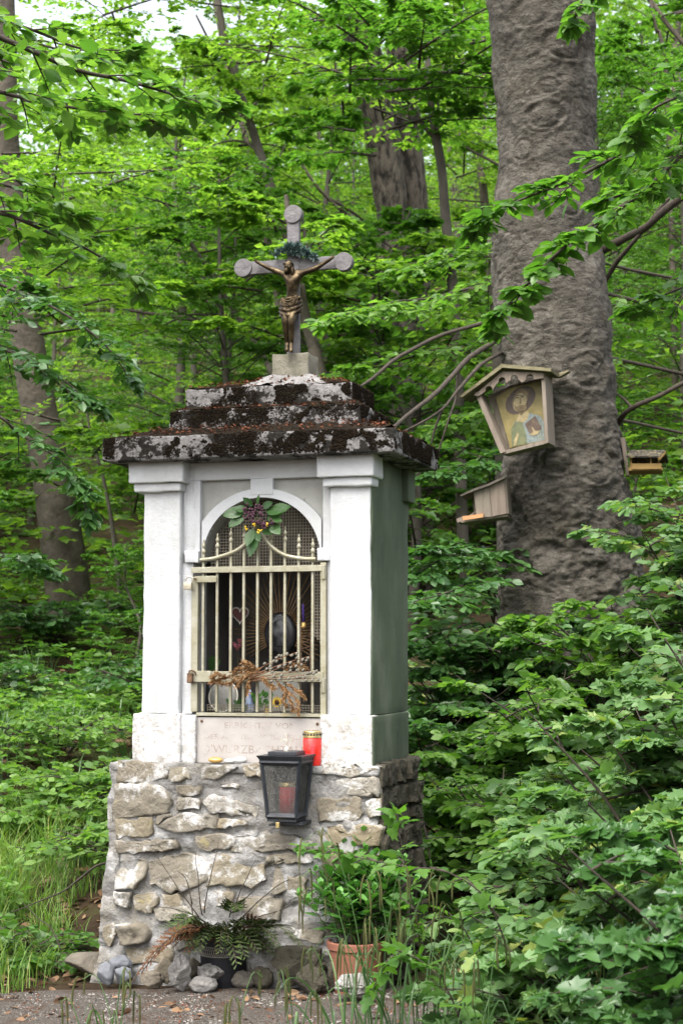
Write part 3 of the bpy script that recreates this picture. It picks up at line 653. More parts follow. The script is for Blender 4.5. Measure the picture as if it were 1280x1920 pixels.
def shrub(name, label, x, y, h, spread, stems, size, mat, nmax, lean=(0, 0), hi='beech', lo=T8, nl=7, group=None, side=9, cat='shrub', jit=.55, low=.2, tmat=None):
    z0 = gz(x, y); root = thing(name, label, cat, (x, y, z0-.03), 0, group); mb = MB(); LV = []
    for s in range(stems):
        a = s/stems*2*math.pi+random.uniform(-.4, .4); r = spread*random.uniform(.55, 1.1); hh = h*random.uniform(.7, 1.08)
        b = np.array([x+random.uniform(-.06, .06), y+random.uniform(-.06, .06), z0-.03])
        e = b+np.array([math.cos(a)*r+lean[0]*hh, math.sin(a)*r+lean[1]*hh, hh]); mid = (b+e)/2+np.array([-math.cos(a)*r*.22, -math.sin(a)*r*.22, hh*.10])
        P = curve_pts([b, mid, e], 12); mb.tube(P, np.linspace(.007+.004*h, .002, 12), 5, False)
        n_br = max(3, int(hh/(.10+size*.5)))
        for j in range(n_br):
            t = low+(1-low)*(j+.5)/n_br; i = min(int(t*11), 10); p = P[i]; az = random.uniform(0, 6.28); ln = (.35+.35*spread)*(1.15-.75*t)*random.uniform(.7, 1.25)
            d = np.array([math.cos(az), math.sin(az), random.uniform(.05, .5)]); q = curve_pts([p, p+d*ln*.55, p+np.array([d[0], d[1], d[2]*.55])*ln], 6)
            mb.tube(q, np.linspace(.004, .0015, 6), 4, False)
            sg, lv = branch_spray(q, side, ln*.5, nl, size, False, .1, jit); tubes(mb, sg, 3); LV.append(lv)
    mb.build('stem', tmat or m_twig, root, True, True); leafy(root, cat4(LV), mat, nmax, lo, hi)
    return root
def copy_tree(o, loc=None, rz=None, scale=None, label=None, parent=None):
    c = o.copy(); COL.objects.link(c)
    if parent is not None: c.parent = parent
    if loc is not None: c.location = Vector([float(q) for q in loc])
    if rz is not None: c.rotation_euler = (0, 0, rz)
    if scale is not None: c.scale = (scale,)*3
    if label: c['label'] = label
    for ch in list(o.children): copy_tree(ch, parent=c)
    return c
def trunk_mesh(P, r, n, rough=.08, nscale=3, seed=0):
    b = MB(); b.tube(P, r, n, False); V = b.V[0]; C = np.repeat(np.asarray(P), n, 0); d = V-C
    V = C+d*(1+rough*fbm(V*np.array([1, 1, .6]), nscale, 4, seed))[:, None]; return V, b.F
def young_beech(name, label, h, lmax, nb, size, seed, mat, bark, low=.12, crook=.3, group=None, nl=8, sub=9, t=T2, cat='tree', pitch=(.05, .5), top=.35):
    """a forest beech with layered flat sprays of leaves, built at the origin"""
    global rng
    keep = rng; rng = np.random.default_rng(seed); random.seed(seed)
    root = thing(name, label, cat, (0, 0, 0), 0, group)
    pts = [(random.uniform(-1, 1)*crook*f, random.uniform(-1, 1)*crook*f, h*f) for f in (0, .25, .5, .75, 1)]; pts[0] = (0, 0, -.2)
    P = curve_pts(pts, 24); R_ = np.linspace(.012*h+.01, .008, 24); V, F = trunk_mesh(P, R_, 9, .06, 4, seed); tm = MB().add(V, F); br = MB(); LV = []
    for j in range(nb):
        f = low+(1-low)*(j+.5)/nb; i = min(int(f*23), 22); p = P[i]; az = j*2.4+random.uniform(-.4, .4)
        ln = lmax*(1-(1-top)*f)*random.uniform(.7, 1.15)*(min(1, .55+f*2)); el = random.uniform(*pitch)+.25*f
        d = np.array([math.cos(az)*math.cos(el), math.sin(az)*math.cos(el), math.sin(el)])
        q = curve_pts([p, p+d*ln*.5, p+d*ln*np.array([1, 1, .72])], 9); br.tube(q, np.linspace(.004+.006*ln, .003, 9), 4, False)
        sg, lv = branch_spray(q, sub, ln*.42, nl, size, True, .16, .5, .2)
        for s_ in sg[:sub]: br.add(*tube_va(s_[0], s_[1]*1.3, 3))
        LV.append(lv)
    V2 = np.concatenate(tm.V+[b for b in br.V]); F2 = list(tm.F)+[tuple(i+tm.n for i in f_) for f_ in br.F]
    put('trunk', np.concatenate(tm.V), tm.F, bark, root, sm=True); put('branches', np.concatenate(br.V), br.F, m_twig if bark is not m_palebark else m_bark, root, sm=True, kind='stuff')
    L4 = cat4(LV); leaf_mesh('crown', *L4, t, mat, root)
    rng = keep
    return root

# ------------------------------------------------------------------ the big beech with the boxes
BD = 9.5
YB = np.array([-160, 0, 100, 200, 300, 400, 500, 600, 700, 800, 900, 1000, 1100, 1160, 1210, 1250, 1300])
XL = np.array([905, 914, 922, 928, 930, 927, 928, 935, 938, 940, 944, 946, 934, 924, 914, 904, 895])
XR = np.array([1085, 1098, 1108, 1112, 1115, 1122, 1130, 1139, 1150, 1161, 1176, 1188, 1200, 1210, 1222, 1236, 1250])
BX = at(1060, 1210, BD); bz0 = gz(BX[0], BX[1])
beech = thing('beech_tree', 'huge grey beech trunk with knotted bark carrying the saint picture', 'tree', (BX[0], BX[1], bz0))
def beech_at(py):                                    # axis point and radius at a pixel row
    l, r = np.interp(py, YB, XL), np.interp(py, YB, XR); c = at((l+r)/2, py, BD); return c, (r-l)/2/FPX*BD
na = 190
pys = np.concatenate([np.linspace(1330, -40, 620), np.linspace(-60, -1500, 40)]); ny = len(pys); V = []
ang = np.arange(na)/na*2*math.pi
KN = [(1048, 118, .10, .05), (1000, 255, .09, .03), (1022, 500-10, .0, .0), (1020, 190, .07, .03), (1010, 245, .09, .035), (1080, 715, .11, .045), (1030, 880, .10, .06), (1135, 850, .09, .04), (985, 60, .10, .03), (1090, 690, .06, .03), (1050, 640, .07, .025), (1000, 620, .08, .03), (1085, 1005, .13, .045), (1000, 1060, .12, .05), (1100, 900, .1, .035), (965, 300, .06, .03), (1060, 410, .08, .03)]
C_, R_ = [], []
for py in pys: c, r = beech_at(max(py, -160)); C_.append(c if py >= -160 else c+np.array([0, 0, (-160-py)/FPX*BD])); R_.append(r*(1 if py > -160 else 1-.2*(-160-py)/1340))
C_, R_ = np.array(C_), np.array(R_)
V = C_[:, None]+R_[:, None, None]*np.stack([np.cos(ang), np.sin(ang), 0*ang], -1)[None]
D_ = np.broadcast_to(np.stack([np.cos(ang), np.sin(ang), 0*ang], -1)[None], V.shape)
low = smooth(pys, 500, 1100)[:, None]
disp = .035*fbm(V, 2.2, 2, 1) + (.012+.016*low)*fbm(V, 9, 4, 2) - .016*(.3+low)*np.maximum(0, .28-np.abs(vn(V*np.array([1, 1, 1.25])+.35*np.stack([vn(V, 4, 7)]*3, -1), 6.5, 3)))
rg = lambda sc_, st, sd: np.maximum(0, .22-np.abs(vn(V*np.array([1, 1, st])+.06*np.stack([vn(V, 16, sd)]*3, -1), sc_, sd)))/.22
disp = disp + .009*(.2+low)*fbm(V, 28, 4, 12) - .010*(.1+low)*rg(18, 1.15, 41)*smooth(vn(V, 3, 44), -.3, .4) - .006*rg(11, 2.0, 43)*smooth(vn(V, 2.3, 45), 0, .5)
disp = disp - .006*np.maximum(0, .16-np.abs(vn(V*np.array([.6, .6, 3.2])+.3*np.stack([vn(V, 5, 8)]*3, -1), 4, 5)))/.16*smooth(vn(V, 1.7, 31), -.1, .4)
for kx, ky, ks, ka in KN:
    if ka == 0: continue
    c, r = beech_at(ky); d = (at(kx, ky, BD)[0]-c[0])/r; K = c+np.array([d*r, -math.sqrt(max(.02, 1-d*d))*r, 0])
    q = np.linalg.norm((V-K)*np.array([1, 1, 1.35]), axis=-1)/ks
    q = q*(1+.45*vn(V, 5, int(kx))); ka = ka*.42; disp = disp + ka*np.exp(-q*q*1.6)*.9 - ka*.5*np.exp(-((q-.85)/.14)**2) + ka*.4*np.exp(-((q-1.12)/.2)**2) - ka*.3*np.exp(-(q/.28)**2)
V = V+D_*disp[..., None]
Fg = [(i*na+j, i*na+(j+1) % na, (i+1)*na+(j+1) % na, (i+1)*na+j) for i in range(ny-1) for j in range(na)]
put('trunk', V.reshape(-1, 3), np.array(Fg), m_beech, beech, True)
def px_branch(pts, depths, r0, r1, n=16):
    P = [at(x, y, d) for (x, y), d in zip(pts, depths)]; return curve_pts(P, n), np.linspace(r0, r1, n)
def wiggle(P, a, s): return P+a*np.stack([vn(P, s, 3), vn(P, s, 5), vn(P, s, 7)], -1)
for pts, dep, r0, r1 in (
    ([(950, 590), (840, 622), (760, 662), (700, 705), (676, 722)], (9.5, 9.3, 9.1, 8.9, 8.8), .013, .007),
    ([(948, 618), (900, 660), (855, 700), (800, 748), (742, 800), (700, 850)], (9.5, 9.2, 9, 8.7, 8.4, 8.2), .015, .010),
    ([(950, 650), (905, 690), (850, 740), (822, 768), (790, 790), (755, 812)], (9.5, 9.1, 8.9, 8.8, 8.7, 8.6), .011, .005),
    ([(862, 696), (852, 750), (835, 790), (817, 850), (812, 890)], (9.05, 9, 8.9, 8.9, 8.9), .007, .004),
    ([(822, 768), (810, 800), (803, 830)], (8.8, 8.8, 8.8), .008, .004),
    ([(1125, 475), (1170, 450), (1205, 432), (1240, 405), (1290, 365), (1360, 330)], (9.5, 9.3, 9.1, 9, 8.9, 8.8), .024, .019),
    ([(1126, 540), (1150, 500), (1180, 462), (1212, 425), (1250, 380), (1290, 340)], (9.5, 9.4, 9.2, 9.1, 9, 9), .014, .009),
    ([(1150, 805), (1180, 770), (1230, 745), (1290, 712), (1350, 690)], (9.6, 9.4, 9.3, 9.2, 9.1), .017, .012),
    ([(1186, 772), (1170, 752), (1150, 735)], (9.4, 9.5, 9.55), .009, .007)):
    P, r = px_branch(pts, dep, r0, r1); b = MB(); b.tube(wiggle(P, .02, 4), r*(1+.15*vn(P, 9, 2)), 8); b.build('branch', m_twig, beech, True, True)

# saint picture box (leans with the trunk)
def icon_box():
    c = at(966, 768, 9.0); yaw = rad(-20); o = thing('picture_shrine_box', 'tilted gabled wooden box holding a picture of a bearded saint with halo', 'picture box', c, yaw)
    s = 9.0/FPX; R_ = rot('Y', rad(10.5)); k = s*1.0
    def L(px, py, v): return np.array([(px-966)*k/math.cos(yaw)*.985, v, (768-py)*k])
    def b_prism(name, pts, v0, v1, mat):
        b = MB(); b.prism([(L(x, y, 0)[0], L(x, y, 0)[2]) for x, y in pts], v0, v1); return b.build(name, mat, o)
    b_prism('back_panel', [(905, 735), (948, 716), (1010, 705), (1024, 832), (945, 846)], .10, .125, m_wood)
    pic = b_prism('painting', [(922, 738), (948, 722), (1004, 712), (1021, 823), (948, 836)], .085, .0985, M('painting_ochre', [(.3, (.15, .12, .035)), (.7, (.26, .21, .075))], 18, .5, .1))
    b_prism('side_board', [(893, 733), (901, 731), (949, 848), (940, 851)], -.03, .10, m_wood)
    b_prism('side_board', [(1015, 703), (1022, 702), (1027, 834), (1021, 836)], -.03, .14, m_wood)
    b_prism('bottom_board', [(943, 846), (1022, 828), (1024, 835), (945, 852)], -.02, .10, m_wood)
    # scalloped gable board
    top = [(893, 739), (946, 697), (1021, 704)]
    low = [(1021, 714), (1008, 715)]
    for cx, cy, r in ((996, 712, 7), (968, 711, 6.5), (945, 714, 6.5), (921, 730, 7)):
        low += [(cx+r*math.cos(t), cy-r*math.sin(t)*1.0) for t in np.linspace(-.35, math.pi+.35, 9)]
        low.append((cx-14, cy+7+(4 if cx < 950 else 1)))
    low = low[:-1]+[(902, 741), (897, 740)]
    b_prism('gable_board', top[1:2]+[top[2]]+low+[top[0]], -.045, -.03, m_wood)
    for nm, pts in (('roof_board', [(869, 741), (945, 686), (948, 692), (873, 744)]), ('roof_board', [(945, 684), (1037, 698), (1036, 704), (946, 691)])):
        b_prism(nm, pts, -.075, .17 if pts[0][0] > 900 else .13, m_woodroof)
    b_prism('roof_board', [(1032, 697.5), (1054, 691), (1054, 694), (1036, 704)], .12, .17, m_woodroof)
    flat = lambda name, col: M(name, [(.3, tuple(q*.55 for q in col)), (.7, col)], 45, .5, .2, layers=((24, .56, .7, (.16, .13, .05), None), (60, .66, .72, (.07, .055, .03), None)))
    mh, mf, mhair, mr1, mr2, mbk, mln = flat('paint_brown', (.075, .05, .035)), flat('paint_skin', (.36, .29, .145)), flat('paint_hair', (.17, .12, .055)), flat('paint_blue', (.2, .245, .235)), flat('paint_green', (.14, .16, .075)), flat('paint_book', (.11, .07, .05)), flat('paint_line', (.06, .045, .03))
    def ell(cx, cy, rx, ry, a=.17, n=20): return [(cx+rx*math.cos(t)*math.cos(a)-ry*math.sin(t)*math.sin(a), cy+rx*math.cos(t)*math.sin(a)*-1+ry*math.sin(t)*math.cos(a)) for t in np.arange(n)/n*2*math.pi]
    lay = [.0845, .0838, .0831, .0824, .0817, .081]
    def pp(pts, lv, m, nm='painted_patch'):
        b = MB(); b.prism([(L(x, y, 0)[0], L(x, y, 0)[2]) for x, y in pts], lay[lv], lay[lv]+.002); return b.build(nm, m, pic)
    pp(ell(968, 746, 28, 27), 0, mh, 'halo')
    pp([(955, 790), (968, 778), (986, 772), (1004, 778), (1016, 800), (1020, 822), (952, 834), (955, 806)], 1, mr1, 'robe')
    pp([(950, 800), (958, 788), (974, 785), (980, 829), (952, 834)], 2, mr2, 'robe_fold')
    pp([(960, 786), (966, 770), (984, 768), (982, 782), (974, 789)], 3, mf, 'neck')
    pp(ell(968, 744, 15, 21), 3, mhair, 'hair'); pp(ell(968, 748, 12.5, 20), 4, mf, 'face'); pp([(956.5, 752), (959, 757), (963, 758.5), (969, 756.5), (975, 757), (979, 755), (980.5, 750), (980, 762), (975, 769), (969, 771), (962, 768), (957.5, 761)], 5, mhair, 'beard'); pp([(955.5, 746), (957, 736), (962, 729), (969, 727), (976, 729.5), (980.5, 737), (981, 745), (978, 738), (973, 733.5), (968, 732), (962, 734), (958, 739)], 5, mhair, 'hair')
    pp([(975, 791), (995, 777), (1007, 802), (985, 812)], 4, mbk, 'book'); pp([(972, 791), (994, 775), (995, 777.5), (974.5, 792.5), (987, 824), (983, 825)], 5, mr1, 'book_edge')
    pp([(985, 812), (991, 808), (988, 799), (990, 798), (995, 806), (1004, 806), (1000, 812), (990, 815)], 5, mf, 'hand')
    pp([(955, 832), (956, 822), (962, 808), (965, 809), (962, 822), (959, 832)], 5, mf, 'hand')
    for ex in (962, 972): pp(ell(ex, 741-(ex-962)*.12, 3, 1.3), 5, mln, 'eye'); pp([(ex-4, 737.5), (ex+4, 736), (ex+4, 737), (ex-4, 738.6)], 5, mln, 'eyebrow')
    pp([(967.4, 742), (968.6, 742), (970, 753), (966, 754)], 5, mhair, 'nose'); pp([(963, 757), (969, 755.5), (975, 756), (974, 758), (969, 757.4), (964, 759)], 5, mhair, 'moustache'); pp([(966, 761), (972, 760), (971, 762), (967, 762.6)], 5, mln, 'mouth')
    pp([(963, 768), (969, 766), (975, 764), (973, 772), (968, 775)], 5, mhair, 'beard')
    for q in range(5): pp([(986+q*6, 782+q*2), (987.2+q*6, 782+q*2), (994+q*6-q*1.4, 820), (992.6+q*6-q*1.4, 820)], 2, mr2, 'robe_fold')
    return o
icon_box()
def box_frame(name, label, cat, px, py, depth, yaw): return thing(name, label, cat, at(px, py, depth), yaw), depth/FPX
bx, s = box_frame('bird_box', 'weathered grey bird box with an orange lath, on the beech trunk', 'bird box', 920, 945, 9.25, rad(-12))
def BP(pts, v0, v1, name, mat, o, s, cx, cy):
    b = MB(); b.prism([((x-cx)*s, (cy-y)*s) for x, y in pts], v0, v1); return b.build(name, mat, o)
BP([(891.5, 925), (920.5, 915.5), (925.5, 971.5), (897, 973)], -.10, -.088, 'side_board', m_wood, bx, s, 920, 945)
BP([(921, 915.2), (949, 902.5), (953, 966), (926.2, 971.4)], -.10, -.0885, 'side_board', m_wood, bx, s, 920, 945)
BP([(880, 928), (920.5, 916), (949, 903), (953, 966), (884, 968)], .10, .112, 'side_board', m_wood, bx, s, 920, 945)
BP([(946, 903), (952, 901), (956, 966), (951, 967)], -.087, .10, 'back_board', m_wood, bx, s, 920, 945)
BP([(866, 978), (953, 966), (953, 971), (868, 981.5)], -.087, .10, 'floor_board', m_wood, bx, s, 920, 945)
BP([(868, 931), (890, 921), (920, 911), (951, 897), (952, 901), (921, 915), (891, 925), (869, 933.5)], -.13, .13, 'roof_board', m_bark, bx, s, 920, 945)
BP([(871, 970.5), (910, 965.5), (910, 973), (872, 978)], -.116, -.1005, 'lath', m_freshwood, bx, s, 920, 945)
BP([(858, 974), (871, 970), (871, 978), (860, 981)], -.08, .09, 'perch_board', m_wood, bx, s, 920, 945)
b = MB(); b.tube([at(884, 967, 9.2)-at(920, 945, 9.25), at(896, 959, 9.2)-at(920, 945, 9.25)], .008, 7); b.build('perch', m_wood, bx)
fd, s = box_frame('bird_feeder', 'small yellow wooden bird feeder with felted roof, right of the beech trunk', 'bird feeder', 1205, 865, 9.4, rad(-10))
def FP(pts, v0, v1, name, mat): return BP(pts, v0, v1, name, mat, fd, s, 1205, 865)
FP([(1163, 820), (1172, 820), (1179, 892), (1174, 892)], -.02, .06, 'mounting_post', m_wood)
FP([(1184, 873), (1238, 874), (1237, 884), (1184, 884)], -.12, -.11, 'tray_rail', m_yellowwood); FP([(1178, 880), (1240, 881), (1240, 886), (1178, 886)], -.11, .11, 'tray_floor', m_yellowwood)
FP([(1180, 862), (1184, 862), (1184, 880), (1180, 880)], -.11, -.09, 'corner_post', m_yellowwood); FP([(1217, 864), (1220, 864), (1220, 880), (1217, 880)], -.11, -.09, 'corner_post', m_yellowwood); FP([(1180, 850), (1184, 850), (1184, 880), (1180, 880)], .09, .11, 'corner_post', m_yellowwood); FP([(1232, 850), (1236, 850), (1236, 880), (1232, 880)], .09, .11, 'corner_post', m_yellowwood)
def slab4(pts3, th, name, mat, o):
    V = np.array(pts3, float); n = unit(np.cross(V[1]-V[0], V[3]-V[0])); b = MB(); b.add(np.vstack([V, V-n*th]), [(0, 1, 2, 3), (7, 6, 5, 4), (0, 4, 5, 1), (1, 5, 6, 2), (2, 6, 7, 3), (3, 7, 4, 0)]); return b.build(name, mat, o)
zt, ze = (865-842)*s, (865-860.5)*s; xa, xb, xc, xd = (1174-1205)*s, (1234-1205)*s, (1182-1205)*s, (1246-1205)*s
slab4([(xa, -.15, ze), (xb, -.15, ze-.004), (xd, .02, zt-.004), (xc, .02, zt)], .008, 'roof_board', m_felt, fd); slab4([(xc, .022, zt), (xd, .022, zt-.004), (xd+.02, .18, ze), (xa+.03, .18, ze)], .008, 'roof_board', m_felt, fd)
slab4([(xb-.006, -.152, ze-.014), (xb+.004, -.152, ze-.014), (xd+.004, .02, zt-.012), (xd-.006, .02, zt-.012)], .012, 'roof_edge', m_yellowwood, fd)

# ------------------------------------------------------------------ trees one can tell apart
def px_tree(name, label, pts, depth, widths, bark, n=40, na=20, rough=.06, extra=(), cat='tree', nscale=4, group=None, to_ground=True):
    P0 = [at(x, y, depth) for x, y in pts]; ext = 4.0 if pts[0][1] < 100 else (1.4 if pts[0][1] < 400 else .3)   # the trunk goes on above the view
    up = unit(P0[0]-P0[2]); P0.insert(0, P0[0]+unit(up+np.array([0, 0, .5]))*ext); widths = [widths[0]*.7]+list(widths)
    if to_ground and P0[-1][2] > gz(P0[-1][0], P0[-1][1])-.1:
        d = P0[-1]-P0[-2]; g = P0[-1]+d/abs(d[2])*(P0[-1][2]-gz(P0[-1][0], P0[-1][1])+.25); P0.append(g); widths = list(widths)+[widths[-1]*1.08]
    if not to_ground: pass
    P = curve_pts(P0[::-1], n); r = np.interp(np.linspace(0, 1, n), np.linspace(0, 1, len(widths)), np.array(widths[::-1])/2/FPX*depth)
    b0 = P[0]; o = thing(name, label, cat, b0, 0, group); V, F = trunk_mesh(P, r, na, rough, nscale, len(pts)+int(depth)); put('trunk', V, F, bark, o, True)
    for bp, w0, w1 in extra:
        q = curve_pts([at(x, y, depth+(e[0] if e else 0)) for x, y, *e in bp], 14); bb = MB(); bb.tube(wiggle(q, .02, 3), np.linspace(w0, w1, 14)/2/FPX*depth, 7); bb.build('branch', bark, o, True, True)
    return o
def add_crown(o, centre_pts, nb, ln, size, mat, t=T2, nl=8, sub=8, seed=1, twig=True):
    LV, br = [], MB()
    for j in range(nb):
        p = np.array(centre_pts[j % len(centre_pts)])+rng.normal(0, .12, 3); az = random.uniform(0, 6.28); l = ln*random.uniform(.6, 1.2); d = np.array([math.cos(az), math.sin(az), random.uniform(-.05, .35)])
        q = curve_pts([p, p+d*l*.5, p+d*l*np.array([1, 1, .7])], 8); br.tube(q, np.linspace(.012, .003, 8), 4, False); sg, lv = branch_spray(q, sub, l*.45, nl, size, True, .15, .32); LV.append(lv)
        for s_ in sg[:sub]: br.add(*tube_va(s_[0], s_[1], 3))
    if twig: br.build('branches', m_twig, o, True, True, kind='stuff')
    leaf_mesh('crown', *cat4(LV), t, mat, o)
lb = px_tree('beech_tree', 'smooth grey beech trunk bending leftward among the leaves left of the shrine', [(8, 60), (12, 250), (25, 430), (44, 580), (68, 740), (96, 880), (116, 1010), (130, 1130), (138, 1200)], 14.5, [44, 46, 54, 60, 66, 72, 80, 88, 98], m_brownbark, 90, 40, .04)
add_crown(lb, [at(x, y, 14+dz) for x, y, dz in ((-40, 100, 0), (60, 150, .5), (20, 300, -1), (120, 420, -.5), (0, 520, -1), (100, 560, -1), (30, 620, -1), (120, -30, 1), (220, 10, 2), (300, -40, 2), (70, -60, 1), (360, 20, 2), (170, 60, 1))], 34, 1.5, .085, m_leafback, T2)
oak = px_tree('oak_tree', 'thick furrowed oak with twin stems standing up the slope behind the shrine', [(650, -60), (672, 50), (700, 180), (722, 300), (735, 400), (738, 500), (742, 640), (748, 800)], 16.5, [66, 66, 66, 62, 62, 66, 84, 100], m_oak, 80, 36, .10, nscale=6,
   extra=())
P = curve_pts([at(x, y, 16.8) for x, y in ((752, 800), (764, 640), (776, 480), (772, 380), (764, 270), (756, 150), (748, 0), (740, -120))], 70); V, F = trunk_mesh(P, np.linspace(31, 24, 70)/FPX*16.8, 34, .10, 6, 5); put('trunk', V, F, m_oak, oak, True, label='right-hand stem of the twin oak')
add_crown(oak, [at(x, y, 15.6+dz) for x, y, dz in ((620, 60, 0), (700, 100, -.5), (800, 60, 0), (680, 200, -1), (640, -100, 0), (760, -80, 0), (740, 180, -1), (700, 230, -1), (850, 120, 0), (750, 500, -2), (770, 570, -2), (720, 640, -2.2), (790, 700, -2.2), (740, 740, -2))], 30, 1.4, .085, m_leafback)
fk = px_tree('slender_tree', 'slim dark forked tree between the oak and the big beech', [(795, -30), (800, 90), (808, 200), (818, 262), (828, 320), (834, 400), (842, 480), (850, 560), (856, 680), (860, 800)], 13, [8, 10, 13, 17, 17, 18, 19, 20, 21, 22], m_bark, 60, 14,
   extra=[([(818, 266), (795, 245), (772, 208), (748, 178), (715, 160), (670, 156)], 8, 3), ([(772, 208), (755, 185), (740, 140), (720, 90)], 4, 2), ([(822, 240), (850, 215), (875, 185), (880, 150)], 5, 2), ([(820, 236), (818, 170), (830, 120)], 5, 2)])
add_crown(fk, [at(x, y, 12.6+dz) for x, y, dz in ((700, 150, 0), (760, 110, -.3), (830, 120, 0), (880, 150, 0), (800, 50, 0), (740, 60, 0), (860, 60, 0), (720, 200, .2), (790, 170, -.3), (690, 240, 0), (760, 280, .4))], 26, .95, .075, m_leaf, T2)
TREES = [
 ('young_tree', 'curving slim trunk whose foot passes behind the crucifix', [(405, -20), (425, 90), (455, 190), (480, 265), (498, 320), (515, 375), (535, 430), (550, 480), (565, 560), (575, 640), (585, 720)], 16, [13, 15, 16, 17, 18, 20, 21, 21, 22, 22, 23], m_bark, [([(488, 290), (455, 268), (420, 266), (370, 280), (300, 284)], 6, 2), ([(430, 120), (400, 90), (370, 30)], 7, 4), ([(462, 205), (490, 180), (497, 140)], 5, 2), ([(500, 330), (520, 300), (545, 240)], 5, 2)]),
 ('young_tree', 'thin mottled trunk just left of the upright of the crucifix', [(430, 150), (450, 220), (470, 290), (485, 370), (498, 430), (508, 490), (520, 550), (528, 620), (540, 720)], 18, [9, 11, 12, 13, 14, 15, 16, 16, 17], m_palebark, []),
 ('leaning_tree', 'dark sapling leaning to the left over the roof of the shrine', [(330, 420), (352, 445), (380, 490), (402, 520), (425, 560), (450, 600), (480, 645), (505, 690), (520, 730)], 15, [5, 7, 8, 9, 9, 10, 10, 11, 12], m_bark, [([(375, 485), (340, 450), (310, 470), (240, 540)], 3, 1.5)]),
 ('young_tree', 'pale smooth trunk curving out from behind the pedestal of the crucifix', [(545, 440), (556, 490), (566, 560), (576, 610), (590, 660), (602, 710)], 12.5, [12, 16, 19, 21, 23, 25], m_palebark, []),
 ('slender_tree', 'thin dark trunk right of the crucifix slanting down to the right', [(575, 470), (585, 530), (598, 590), (612, 640), (630, 690), (645, 740)], 16, [8, 9, 10, 11, 12, 12], m_bark, []),
 ('slender_tree', 'dark upright trunk rising from the slope left of the roof', [(398, 560), (405, 600), (414, 640), (425, 700), (432, 760)], 19, [13, 14, 15, 17, 18], m_bark, []),
 ('slender_tree', 'thin black trunk in shadow beside the left pillar of the shrine', [(172, 820), (190, 880), (205, 950), (214, 1010), (222, 1080), (232, 1180)], 14, [5, 6, 7, 9, 9, 10], m_bark, [([(186, 870), (165, 860), (120, 862)], 3, 1), ([(182, 850), (196, 815), (200, 790)], 3, 1)]),
 ('slender_tree', 'narrow brown trunk left of the smooth grey beech', [(50, 820), (55, 900), (58, 970), (60, 1050), (64, 1160)], 20, [10, 11, 12, 13, 14], m_bark, []),
 ('slender_tree', 'straight dim trunk far up the slope left of the crucifix', [(372, 300), (380, 420), (384, 500), (388, 570), (394, 660), (400, 760)], 26, [12, 14, 15, 15, 16, 17], m_bark, []),
 ('beech_tree', 'grey trunk half hidden by leaves at the right edge above the feeder', [(1270, 300), (1272, 420), (1275, 520), (1276, 640), (1280, 760), (1284, 900)], 20, [22, 24, 26, 26, 28, 30], m_palebark, []),
 ('slender_tree', 'slim pale trunk seen between the dark forked tree and the big beech', [(905, 180), (900, 300), (906, 360), (912, 440), (918, 600), (920, 760)], 19, [12, 14, 16, 17, 18, 20], m_palebark, []),
 ('slender_tree', 'two forked grey stems at the upper right corner', [(1215, -20), (1235, 60), (1245, 110), (1250, 200), (1256, 330), (1262, 600)], 17, [6, 7, 9, 9, 10, 12], m_palebark, [([(1205, -20), (1250, 45), (1290, 95)], 9, 9), ([(1245, 110), (1225, 150), (1232, 170), (1180, 130)], 5, 2)])]
for nm, lab, pts, dep, wd, bark, ex in TREES:
    o = px_tree(nm, lab, pts, dep, wd, bark, 44, 12, .05, ex)
    tops = [at(x+random.uniform(-60, 60), y+random.uniform(-50, 60), dep+random.uniform(-.6, .6)) for x, y in pts[:4] for _ in (0, 1)]
    add_crown(o, tops, 12, 1.0*dep/16, .08, random.choice((m_leafback, m_leaf, m_leafback)), T2, seed=dep)
def dead_pole(label, pts, depth, w0, w1, extra=()):
    P = curve_pts([at(x, y, depth+e) for x, y, e in pts], 20); o = thing('dead_branch', label, 'branch', P[0]); b = MB(); b.tube(wiggle(P, .02, 3), np.linspace(w0, w1, 20)/2/FPX*depth, 8); b.build('stem', m_palebark if 'pale' in label else m_twig, o, True, True)
    for q in extra:
        qq = curve_pts([at(x, y, depth) for x, y in q], 12); bb = MB(); bb.tube(wiggle(qq, .015, 3), np.linspace(w1*.9, w1*.4, 12)/2/FPX*depth, 6); bb.build('side_branch', m_twig, o, True, True)
dead_pole('long dark bough dipping from behind the crucifix toward the left', [(560, 680, 0), (520, 655, 0), (470, 625, 0), (420, 606, .1), (345, 592, .2), (290, 588, .3), (215, 578, .4)], 14, 12, 6, ([(420, 606), (380, 590), (345, 593), (300, 612), (235, 632), (200, 650)], [(440, 610), (410, 592), (370, 588)]))
dead_pole('pale dead pole slanting down to the oak', [(555, 290, 0), (590, 345, 0), (625, 380, 0), (665, 412, 0), (715, 448, 0)], 18, 5, 9, ([(615, 372), (650, 390), (700, 430)],))
dead_pole('pale bare branch leaning against the big beech on its left', [(868, 270, 0), (890, 285, 0), (915, 300, 0), (940, 315, 0)], 15, 5, 6)

